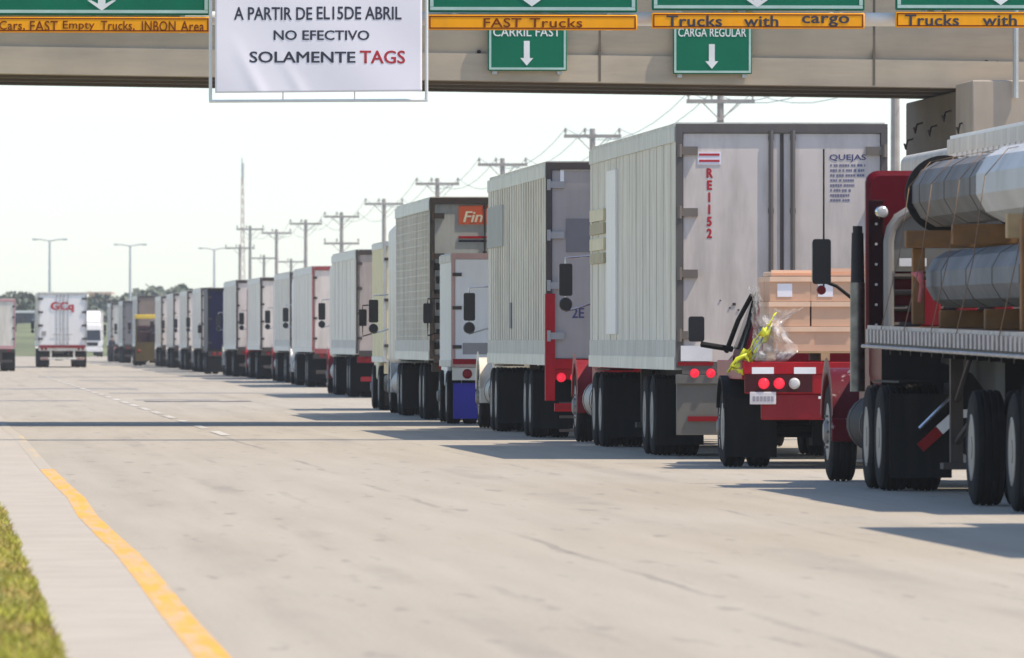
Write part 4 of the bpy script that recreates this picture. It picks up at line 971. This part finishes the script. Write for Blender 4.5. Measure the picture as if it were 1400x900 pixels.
for s in (-1, 1):
    xx = lambda z: s*(.936 - .24*max(0, min(1, (z-1.25)/.75)))
    mb = MB(); A = [(3.95, 1.36), (5.25, 1.36), (4.92, 1.93), (3.98, 1.93)]
    mb.add([(xx(z), y, z) for y, z in A] + [(xx(z)-s*.03, y, z) for y, z in A], [(0, 1, 2, 3), (4, 7, 6, 5), (0, 4, 5, 1), (1, 5, 6, 2), (2, 6, 7, 3), (3, 7, 4, 0)]); mb.build('side_window', glass, fb)
    mb = MB(); mb.tube([(s*.98, 5.25, 1.33), (s*.86, 5.0, 1.70), (s*.72, 4.72, 2.0)], .03, 8); mb.build('window_pillar', black, fb)
    m = mirror(fb, s*1.36, 5.0, 1.60, s, h=.30, w=.19, ball=False, arms=False)
    mb = MB(); mb.tube([(s*1.30, 5.0, 1.42), (s*.92, 5.08, 1.36)], .035, 8); mb.build('mirror_arm', black, fb)
mb = MB(); mb.box(P2(1004)-.0, P2(1012), -.0, .05, 1.10, 1.18) if False else None
# cartons on the pickup: three rows high
fbm = Matrix.Translation(fb.location) @ Matrix.Rotation(TH, 4, 'Z')
def on_bed(x, y, z): return fbm @ Vector((x, y, z))
pal = thing('pallet', 'wooden pallet under the cartons on the red flatbed pickup', 'pallet', on_bed(0.05, .9, 1.235), TH)
mb = MB()
for k in range(6): mb.box(-.98, .98, -.78+k*.29, -.78+k*.29+.12, .085, .105)
mb.build('deck_board', woodp, pal)
for x in (-.93, -.31, .31, .93):
    mb = MB(); mb.box(x-.05, x+.05, -.78, .79, 0, .084); mb.build('runner', woodp, pal)
def carton_mesh(bw, bd, bh):
    mb = MB(); mb.box(-bw/2, bw/2, 0, bd, 0, bh-.02); return mb.mesh('carton', card)
BW, BD, BH = .475, .72, .285
boxm = carton_mesh(BW-.012, BD-.015, BH); mb = MB(); mb.box(-BW/2+.001, BW/2-.001, -.024, BD-.004, BH-.062, BH-.004); lidm = mb.mesh('lid', card_l)
mb = MB(); mb.box(-.15, .02, -.006, -.001, .05, .20); labm = mb.mesh('paper_label', paper)
rown = ['bottom', 'middle', 'top']; coln = ['leftmost', 'second from left', 'second from right', 'rightmost']
for r in range(3):
    for c in range(4):
        for dp in range(2):
            x = .05 - 1.5*BW + c*BW + random.uniform(-.008, .008) + (.05 if r == 0 and c == 0 else 0)
            lb = '%s carton in the %s row on the red flatbed pickup' % (coln[c], rown[r]) if dp == 0 else '%s carton of the hidden %s row toward the red pickup cab' % (coln[c], rown[r])
            t = thing('carton', lb, 'box', on_bed(x, .14+dp*BD+random.uniform(-.012, .012), 1.342+r*BH), TH + random.uniform(-.012, .012), 'cartons on the red flatbed pickup')
            inst('tray', boxm, t); inst('lid', lidm, t)
            if r == 2 and dp == 0: inst('paper_label', labm, t)
for k in range(3):
    t = thing('carton', ['small open carton lying on top of the carton stack at left', 'small carton lying on top of the stack near the truck mirror', 'crumpled carton on top of the stack, beside the burgundy cab'][k], 'box', on_bed((-.55, .12, .72)[k], .3, 1.342+3*BH), TH+(.1, -.2, .4)[k], 'cartons on the red flatbed pickup')
    mb = MB(); h = (.05, .07, .26)[k]; mb.box(-.32, .32, 0, .5, 0, h); mb.build('tray', card_l if k < 2 else card, t, bevel=.01)
    mb = MB(); mb.box(-.32, .32, -.02, .02, h*.7, h+.02) if k < 2 else mb.prism([(0, h), (.3, h+.18), (.32, h+.16), (.02, h-.01)], -.2, .2); mb.build('flap', card_l if k < 2 else paper, t)
# stretch film bunched at the left of the stack
mb = MB(); rnd = random.Random(8); nx, nz = 16, 20; V = []
for j in range(nz+1):
    for i in range(nx+1):
        u, v = i/nx, j/nz; x = -1.06 + .10*sin(v*3.1) + .02*v - (.05 + .06*sin(v*9+u*5))*sin(u*pi); y = .02 + u*1.2 + .05*sin(v*11); z = 1.25 + v*.93
        V.append((x + rnd.uniform(-.012, .012), y + rnd.uniform(-.012, .012), z*1.0 - .10*v + rnd.uniform(-.01, .01)))
mb.add(V, [(j*(nx+1)+i, j*(nx+1)+i+1, (j+1)*(nx+1)+i+1, (j+1)*(nx+1)+i) for j in range(nz) for i in range(nx)])
V = []
for j in range(nz+1):
    for i in range(nx+1):
        u, v = i/nx, j/nz; x = -1.08 + .14*v + u*(.36+.12*sin(v*7)); y = .06 - .06*sin(u*9+v*4)*sin(v*pi) - .05*sin(v*13); z = 1.24 + v*.62 - .05*sin(u*3)
        V.append((x + rnd.uniform(-.012, .012), y + rnd.uniform(-.012, .012), z + rnd.uniform(-.012, .012)))
mb.add(V, [(j*(nx+1)+i, j*(nx+1)+i+1, (j+1)*(nx+1)+i+1, (j+1)*(nx+1)+i) for j in range(nz) for i in range(nx)])
tag(mb.build('stretch_film', film, None, on_bed(0, 0, 0), rotz=TH), 'crumpled clear stretch film wrapped round the left side of the cartons', 'plastic film')
# yellow tape looped over the corner of the bed
mb = MB(); rnd = random.Random(2)
def ribbon(p, wdt, m=0):
    V = []
    for i, q in enumerate(p):
        a = .8*sin(i*1.3); q = Vector(q); V += [q + Vector((cos(a)*wdt*.3, -.02, sin(a)*wdt)), q - Vector((cos(a)*wdt*.3, .02, sin(a)*wdt))]
    mb.add(V, [(2*i, 2*i+1, 2*i+3, 2*i+2) for i in range(len(p)-1)], m)
for k in range(4):
    p = []
    for i in range(13):
        u = i/12; p.append((-1.36 + .52*u + .03*k + rnd.uniform(-.025, .025), .05 + .12*k + .1*sin(u*6+k), 1.16 - .02*k + .60*u**1.15 + rnd.uniform(-.025, .025)))
    ribbon(p, .04 if k % 2 else .065)
ribbon([(-1.38, .08, 1.10), (-1.30, .05, 1.24), (-1.18, .06, 1.30), (-1.12, .08, 1.18), (-1.22, .05, 1.10), (-1.34, .05, 1.16)], .05)
yt = mb.build('caution_tape', ytape, None, on_bed(0, 0, 0), rotz=TH); sm = yt.modifiers.new('thick', 'SOLIDIFY'); sm.thickness = .006
tag(yt, 'tangled bright yellow tape hanging over the left corner of the red flatbed', 'tape')

# ---------------------------------------------------------------- nearest: burgundy tractor with a flatbed of steel poles
W1 = 2.55; Y1 = 82.8
xo = 700+F*((9.22-0.0586*Y1)/Y1)
ft = thing('flatbed_truck', 'burgundy tractor with flatbed trailer loaded with galvanised steel poles', 'truck', origin_from(xo, Y1, W1), TH, 'trucks waiting in the long queue')
w = W1/2; L1 = 14.7
def zd(y): return 1.515 + .085*y/L1
deckm = M('scuffed aluminium rail', (.42, .38, .36), .55, metal=.2, var=.2, scale=9, dirt=.5)
mb = MB(); mb.loft([[(-w+.05, y, zd(y)-.10), (w-.05, y, zd(y)-.10), (w-.05, y, zd(y)), (-w+.05, y, zd(y))] for y in (0, L1)]); mb.build('deck', wood, ft)
for s in (-1, 1):
    mb = MB(); 
    a, b = sorted((s*(w-.048), s*w)); mb.loft([[(a, y, zd(y)-.075), (b, y, zd(y)-.075), (b, y, zd(y)+.015), (a, y, zd(y)+.015)] for y in (0, L1)])
    mb.loft([[(a*.995, y, zd(y)-(.17+.03*(1-y/L1))), (b*.995, y, zd(y)-(.17+.03*(1-y/L1))), (b*.995, y, zd(y)-.076), (a*.995, y, zd(y)-.076)] for y in (0, L1)], 1)
    y = .25
    while y < L1-.1:
        a, b = sorted((s*(w-.02), s*(w+.035))); mb.box(a, b, y, y+.17, zd(y)-.15, zd(y)-.02); y += .36
    sr = mb.build('side_rail', [deckm, steel], ft)
    mb = MB(); mb.tube([(s*(w+.05), y, zd(y)-.19) for y in (0, 7, L1)], .016, 6)
    y = .3
    while y < L1: mb.box(min(s*w, s*(w+.05)), max(s*w, s*(w+.05)), y, y+.05, zd(y)-.21, zd(y)-.17); y += .6
    mb.build('rub_rail', deckm, sr)
    mb = MB(); x = s*.5; mb.loft([[(x-.07, y, z), (x+.07, y, z), (x+.07, y, zd(y)-.11), (x-.07, y, zd(y)-.11)] for y, z in ((.2, 1.15), (2, .85), (9.5, .85), (11.5, 1.15), (L1-.2, 1.25))]); mb.build('main_beam', black, ft)
ax1 = (1.6, 4.9)
mb = MB()
for y in ax1: mb.cyl((-1.0, y, .515), (1.0, y, .515), .065, 10); mb.box(-.75, -.45, y-.5, y+.5, .5, .86); mb.box(.45, .75, y-.5, y+.5, .5, .86)
mb.box(-.9, .9, 5.6, 6.4, .82, 1.3)
for y in range(1, 14): mb.box(-w+.06, w-.06, y-.04, y+.04, zd(y)-.26, zd(y)-.11)
mb.build('bogie', black, ft)
for y in ax1:
    for s in (-1, 1): wheel(ft, s*(w-.29), y, s, True)
for s in (-1, 1):
    mb = MB(); x = s*(w-.3); mb.box(x-.30, x+.30, ax1[0]-.78, ax1[0]-.76, .14, 1.1); mb.build('mud_flap', flapm, ft)
    mb = MB(); x = s*.75; mb.box(x-.06, x+.06, 11.2, 11.32, .30, 1.4); mb.box(x-.14, x+.14, 11.1, 11.42, .24, .30); mb.tube([(x, 11.2, .5), (x*.6, 9.8, 1.15)], .03); mb.tube([(x, 11.2, .9), (x, 10.0, 1.3)], .025); mb.build('landing_leg', steel, ft)
# red and white reflective bar on the tractor tail, seen under the deck
y0 = L1 - 2.36
mb = MB(); mb.box(-.62, -.35, y0, y0+.05, .72, .80); mb.box(-.33, -.05, y0, y0+.05, .72, .80, 1); mb.build('tail_reflector', [refl_w, lens_rd], ft)
mb = MB(); mb.X = Matrix.Translation((-.80, y0, .60)) @ Matrix.Rotation(radians(-42), 4, 'Y'); mb.box(-.25, 0, 0, .04, -.05, .05, 1); mb.box(0, .25, 0, .04, -.05, .05, 0); mb.build('flap_reflector', [refl_w, lens_rd], ft)
mb = MB(); mb.tube([(-1.0, y0-.02, .62), (-.68, y0-.02, .94)], .018, 6); mb.build('flap_hanger', chrome, ft)
# tractor
tractor(ft, L1, dict(cab=burg, fender=burg_w, sleeper=3.13, sback=.55, sw=1.07, drives=(-1.05, .25), steer=5.35, mx=1.43, mz=2.27, hc=2.85, stack=False, tank=black, arms='low'))
mb = MB(); mb.box(-1.09, 1.09, L1+.44, L1+.48, .75, 1.49); mb.build('shade_backing', black, ft)  # added black panel, hides the lit red cab to darken under the deck
mb = MB(); mb.box(-.62, 1.2, L1-2.28, L1-2.26, .42, 1.15); mb.build('shade_board', black, ft)  # added board, stands in for the dark between the flaps
T = lambda q: L1+q
mb = MB(); mb.cyl((-1.17, T(2.15), .95), (-1.17, T(2.15), 2.05), .075, 14); mb.build('exhaust_guard', M('tarnished chrome', (.17, .165, .15), .38, metal=.8, var=.5, scale=5, dirt=.6, dcol=(.03,.028,.025), dscale=(3, 3, 2.5)), ft)
mb = MB(); mb.cyl((-1.17, T(2.15), 2.05), (-1.17, T(2.15), 2.55), .07, 14, r2=.06); mb.cyl((-1.17, T(2.15), 2.55), (-1.17, T(2.15), 2.62), .05, 12); mb.build('exhaust_pipe', M('sooty pipe', (.03, .03, .033), .6, metal=.2, spec=.2), ft)
mb = MB(); mb.loft([mb.rr(T(.44), 1.20, 1.50, 3.10, .10), mb.rr(T(.48), 1.245, 1.48, 3.15, .12), mb.rr(T(.58), 1.245, 1.48, 3.15, .12), mb.rr(T(.62), 1.20, 1.50, 3.10, .10)]); mb.build('cab_wall', burg, ft)
mb = MB(); mb.box(-1.225, -1.07, T(.40), T(.45), 1.50, 2.86); stp = mb.build('lamp_strip', M('dark maroon trim', (.02, .003, .005), .7, spec=.08), ft, bevel=.015)
for k in range(6):
    mb = MB(); mb.cyl((-1.15, T(.40), 1.62+.2*k), (-1.15, T(.375), 1.62+.2*k), .014, 10); mb.build('marker_lamp', lens_w, stp)
mb = MB(); mb.tube([(-1.40, T(3.4), 2.0), (-1.40, T(3.4), 3.42)], .009, 6); mb.build('antenna', black, ft)
for z, r in ((2.74, .07),):
    mb = MB(); mb.X = Matrix.Translation((-1.10, T(.30), z)) @ Matrix.Rotation(-pi/2, 4, 'Z'); mb.lathe([(-.10, .05), (-.06, r), (.02, r), (.05, r*.8), (.055, .0001)], 20); wl = mb.build('work_lamp', chrome, ft)
    mb = MB(); mb.X = Matrix.Translation((-1.10, T(.30), z)) @ Matrix.Rotation(-pi/2, 4, 'Z'); mb.lathe([(.050, r*.78), (.066, r*.5), (.07, .0001)], 18); mb.build('lens', lens_w, wl)
# arched headache rack behind the sleeper
mb = MB(); pts = [(-1.03, T(.34), 1.5), (-1.03, T(.34), 2.45)] + [(-1.03+.32*(1-cos(a)), T(.34), 2.45+.32*sin(a)) for a in (.4, .8, 1.2, 1.57)] + [(.61+.32*sin(a), T(.34), 2.45+.32*cos(a)) for a in (0, .4, .8, 1.2, 1.57)] + [(.93, T(.34), 1.5)]
mb.tube(pts, .055, 10); hr = mb.build('cab_guard', M('grey rack', (.27, .26, .24), .55, metal=.3), ft)
mb = MB(); mb.box(-.98, .88, T(.35), T(.37), 2.15, 2.72); mb.build('guard_panel', M('grey rack panel', (.17, .168, .155), .6, metal=.2), hr)
for z in (1.62, 1.78, 1.94, 2.1):
    mb = MB(); mb.cyl((-1.0, T(.36), z), (.9, T(.36), z), .03, 8); mb.build('guard_bar', steel, hr)
mb = MB(); mb.box(-.93, -.66, T(.27), T(.29), 2.2, 2.28); mb.build('guard_plate', refl_w, hr)
rnd = random.Random(13)
for k in range(3):
    mb = MB(); x = -.62+k*.36; mb.box(x-.10, x+.10, T(.24), T(.32), 1.6, 2.06); mb.build('chain_locker', dred, hr, bevel=.02)

ftm = Matrix.Translation(ft.location) @ Matrix.Rotation(TH, 4, 'Z')
def on_deck(x, y, z): return ftm @ Vector((x, y, z))
# steel poles
def steel_pole(x, ya, yb, z, r0, r1, label, flange, split=None, mats=(galv, galv_b)):
    t = thing('steel_pole', label, 'pole', on_deck(x, ya, z), TH, 'galvanised steel poles on the flatbed'); n = 12; L = yb-ya
    def ring(y, r): return [(r*cos(2*pi*(i+.5)/n), y, r*sin(2*pi*(i+.5)/n)) for i in range(n)]
    rad = lambda y: r0+(r1-r0)*y/L
    sp = split or 0
    mb = MB(); mb.loft([ring(sp, rad(sp)), ring(L, r1)]); mb.build('shaft', mats[0], t, smooth=False)
    if split:
        mb = MB(); mb.loft([ring(0, r0+.045), ring(split+.3, rad(split)+.045)]); mb.build('sleeve', mats[1], t, smooth=False)
    y = sp + 1.2; 
    while y < L-.3:
        mb = MB(); mb.loft([ring(y, rad(y)+.005), ring(y+.035, rad(y)+.005)]); mb.build('band', steel, t); y += 2.3
    if flange:
        mb = MB(); mb.X = Matrix.Rotation(pi/2, 4, 'Z'); mb.lathe([(L-.02, r1*.85), (L-.02, flange), (L+.045, flange), (L+.045, r1*.7)], 36); mb.build('base_flange', black, t)
    return t
steel_pole(-.57, 1.2, 14.15, 2.90, .30, .33, 'upper steel pole with black end flange nearest the burgundy sleeper', .385, 6.4)
steel_pole(.18, 1.4, 14.0, 2.90, .30, .32, 'upper steel pole lying on the far side of the flanged pole', .34)
steel_pole(-.55, .8, 13.4, 2.06, .30, .285, 'lower steel pole resting on the deck timbers', 0, 3.0, (galv_c, galv_c))
steel_pole(.20, 1.0, 13.2, 2.055, .28, .27, 'second lower steel pole on the far side of the deck', 0)
# timbers
def timber(x0, x1, y0, y1, z0, z1, label, m=wood):
    t = MB(); cx, cy = (x0+x1)/2, (y0+y1)/2; t.box(x0-cx, x1-cx, y0-cy, y1-cy, 0, z1-z0); o = t.build('timber', m, None, on_deck(cx, cy, z0), bevel=.012, rotz=TH)
    return tag(o, label, 'timber', 'timber blocking under the steel poles')
timber(-1.10, .95, 12.6, 12.75, 2.36, 2.53, 'long timber bearer under the flanged pole, beside the cab guard')
timber(-1.02, .95, 9.0, 9.14, 2.36, 2.55, 'timber bearer between the pole layers halfway along the deck')
timber(-1.10, .95, 3.6, 3.75, 2.36, 2.58, 'pale timber bearer under the bright end of the upper pole', woodp)
timber(-1.02, -.90, 12.75, 12.87, 1.62, 2.36, 'upright timber post below the long bearer by the cab guard')
timber(-1.14, -1.02, 2.1, 2.25, 1.55, 2.52, 'tall upright timber post at the right edge of the photo')
for k, y in enumerate((1.6, 4.2, 8.2, 12.3)):
    timber((-.98, -.80, -.80, -.80)[k], .9, y, y+.14, zd(y)+.002, 1.757, ['pale timber block on the deck at the right edge', 'timber block under the lower pole, before the white tag', 'timber block under the middle of the lower pole', 'timber block under the far end of the lower pole'][k], woodp if k < 2 else wood)
# webbing straps over the load, down to the rail
for k, y in enumerate((2.6, 6.2, 8.4, 11.0, 13.2)):
    mb = MB(); P = [(-w-.03, y-.25, zd(y)-.02), (-1.13, y-.15, 2.25), (-1.02, y-.05, 2.95), (-.80, y, 3.20), (-.55, y, 3.252), (.15, y, 3.235), (.40, y, 3.15), (.60, y, 2.85), (w+.03, y, zd(y)-.02)]
    for i in range(len(P)-1):
        a, b = Vector(P[i]), Vector(P[i+1]); mb.add([a+Vector((0, -.018, 0)), a+Vector((0, .018, 0)), b+Vector((0, .018, 0)), b+Vector((0, -.018, 0))], [(0, 1, 2, 3)])
    so_ = mb.build('cargo_strap', strapm, None, on_deck(0, 0, 0), rotz=TH); sm = so_.modifiers.new('thick', 'SOLIDIFY'); sm.thickness = .006
    tag(so_, 'brown webbing strap slanting down from the steel poles to the deck rail', 'strap', 'straps over the steel poles')
rg = MB(); rg.add([(0, 0, 0), (.12, .02, .02), (.13, 0, -.17), (.05, .02, -.05)], [(0, 1, 2, 3)]); rg.add([(.1, .02, .0), (.13, 0, -.02), (.11, .03, -.3), (.07, .01, -.28)], [(0, 1, 2, 3)])
o = rg.build('warning_rag', M('pink rag', (.75, .2, .22), .8), None, on_deck(-1.06, 12.55, 2.12), rotz=TH); sm = o.modifiers.new('thick', 'SOLIDIFY'); sm.thickness = .01
tag(o, 'small pink and red rag tied beside the timber post by the cab', 'rag')

# ---------------------------------------------------------------- the person beside the far trucks
def person(loc, rotz, label):
    t = thing('person', label, 'person', loc, rotz)
    J = dict(pelvis=(0, 0, .95, .13), waist=(0, 0, 1.10, .125), chest=(0, .01, 1.30, .15), neck=(0, .01, 1.47, .06), headb=(0, .02, 1.56, .085), head=(0, .02, 1.66, .09),
             shl=(-.18, 0, 1.40, .065), ell=(-.25, -.02, 1.12, .048), wrl=(-.24, .08, .90, .036), hdl=(-.24, .11, .80, .04), shr=(.18, 0, 1.40, .065), elr=(.25, -.02, 1.12, .048), wrr=(.24, .06, .88, .036), hdr=(.24, .09, .79, .04),
             hil=(-.10, 0, .90, .10), knl=(-.11, .02, .50, .068), anl=(-.12, -.02, .09, .048), tol=(-.13, .13, .045, .04), hir=(.10, 0, .90, .10), knr=(.12, .04, .50, .068), anr=(.13, .03, .09, .048), tor=(.14, .18, .045, .04))
    E = [('pelvis', 'waist'), ('waist', 'chest'), ('chest', 'neck'), ('neck', 'headb'), ('headb', 'head'), ('chest', 'shl'), ('shl', 'ell'), ('ell', 'wrl'), ('wrl', 'hdl'), ('chest', 'shr'), ('shr', 'elr'), ('elr', 'wrr'), ('wrr', 'hdr'), ('pelvis', 'hil'), ('hil', 'knl'), ('knl', 'anl'), ('anl', 'tol'), ('pelvis', 'hir'), ('hir', 'knr'), ('knr', 'anr'), ('anr', 'tor')]
    ks = list(J); me = bpy.data.meshes.new('body'); me.from_pydata([J[k][:3] for k in ks], [(ks.index(a), ks.index(b)) for a, b in E], [])
    o = bpy.data.objects.new('body', me); C.objects.link(o)
    sk = o.modifiers.new('skin', 'SKIN'); sub = o.modifiers.new('sub', 'SUBSURF'); sub.levels = 2; sub.render_levels = 2
    for i, k in enumerate(ks): v = me.skin_vertices[0].data[i]; v.radius = (J[k][3],)*2; v.use_root = (k == 'pelvis')
    bpy.context.view_layer.update()
    m2 = bpy.data.meshes.new_from_object(o.evaluated_get(bpy.context.evaluated_depsgraph_get())); bpy.data.objects.remove(o)
    m2.materials.clear()
    for m in (skin, cloth_g, cloth_d, black): m2.materials.append(m)
    for p in m2.polygons:
        z = p.center.z; x = abs(p.center.x); p.use_smooth = True
        p.material_index = 0 if z > 1.46 or (x > .19 and z < 1.0 and z > .7) else 1 if z > .96 else 2 if z > .1 else 3
    m2.name = 'body'; b = inst('body', m2, t)
    mb = MB(); mb.X = Matrix.Translation((0, .0, 1.68)) @ Matrix.Rotation(-pi/2, 4, 'Y'); mb.lathe([(-.05, .098), (.0, .104), (.05, .09), (.09, .05), (.105, .0001)], 16); mb.build('hair', hairm, t)
    mb = MB(); mb.cyl((0, .10, 1.62), (0, .125, 1.60), .014, 8); mb.build('nose', skin, t)
    return t
Yp = 655; person((X_of(153, Yp), Yp, 0), TH+2.6, 'person in dark clothes standing on the road beside the farthest trucks')

# ---------------------------------------------------------------- dusty air
hz = MB(); hz.box(-1700, 1700, -250, 2700, -1.4, 60)
hm = bpy.data.materials.new('dusty air'); hm.use_nodes = True; n = hm.node_tree.nodes; n.remove(n['Principled BSDF'])
pv = n.new('ShaderNodeVolumePrincipled'); pv.inputs['Color'].default_value = (.95, .97, .97, 1); pv.inputs['Density'].default_value = 0.000165; pv.inputs['Anisotropy'].default_value = 0.2
hm.node_tree.links.new(pv.outputs[0], n['Material Output'].inputs['Volume'])
struct(hz.build('haze', hm, smooth=False), 'stuff')
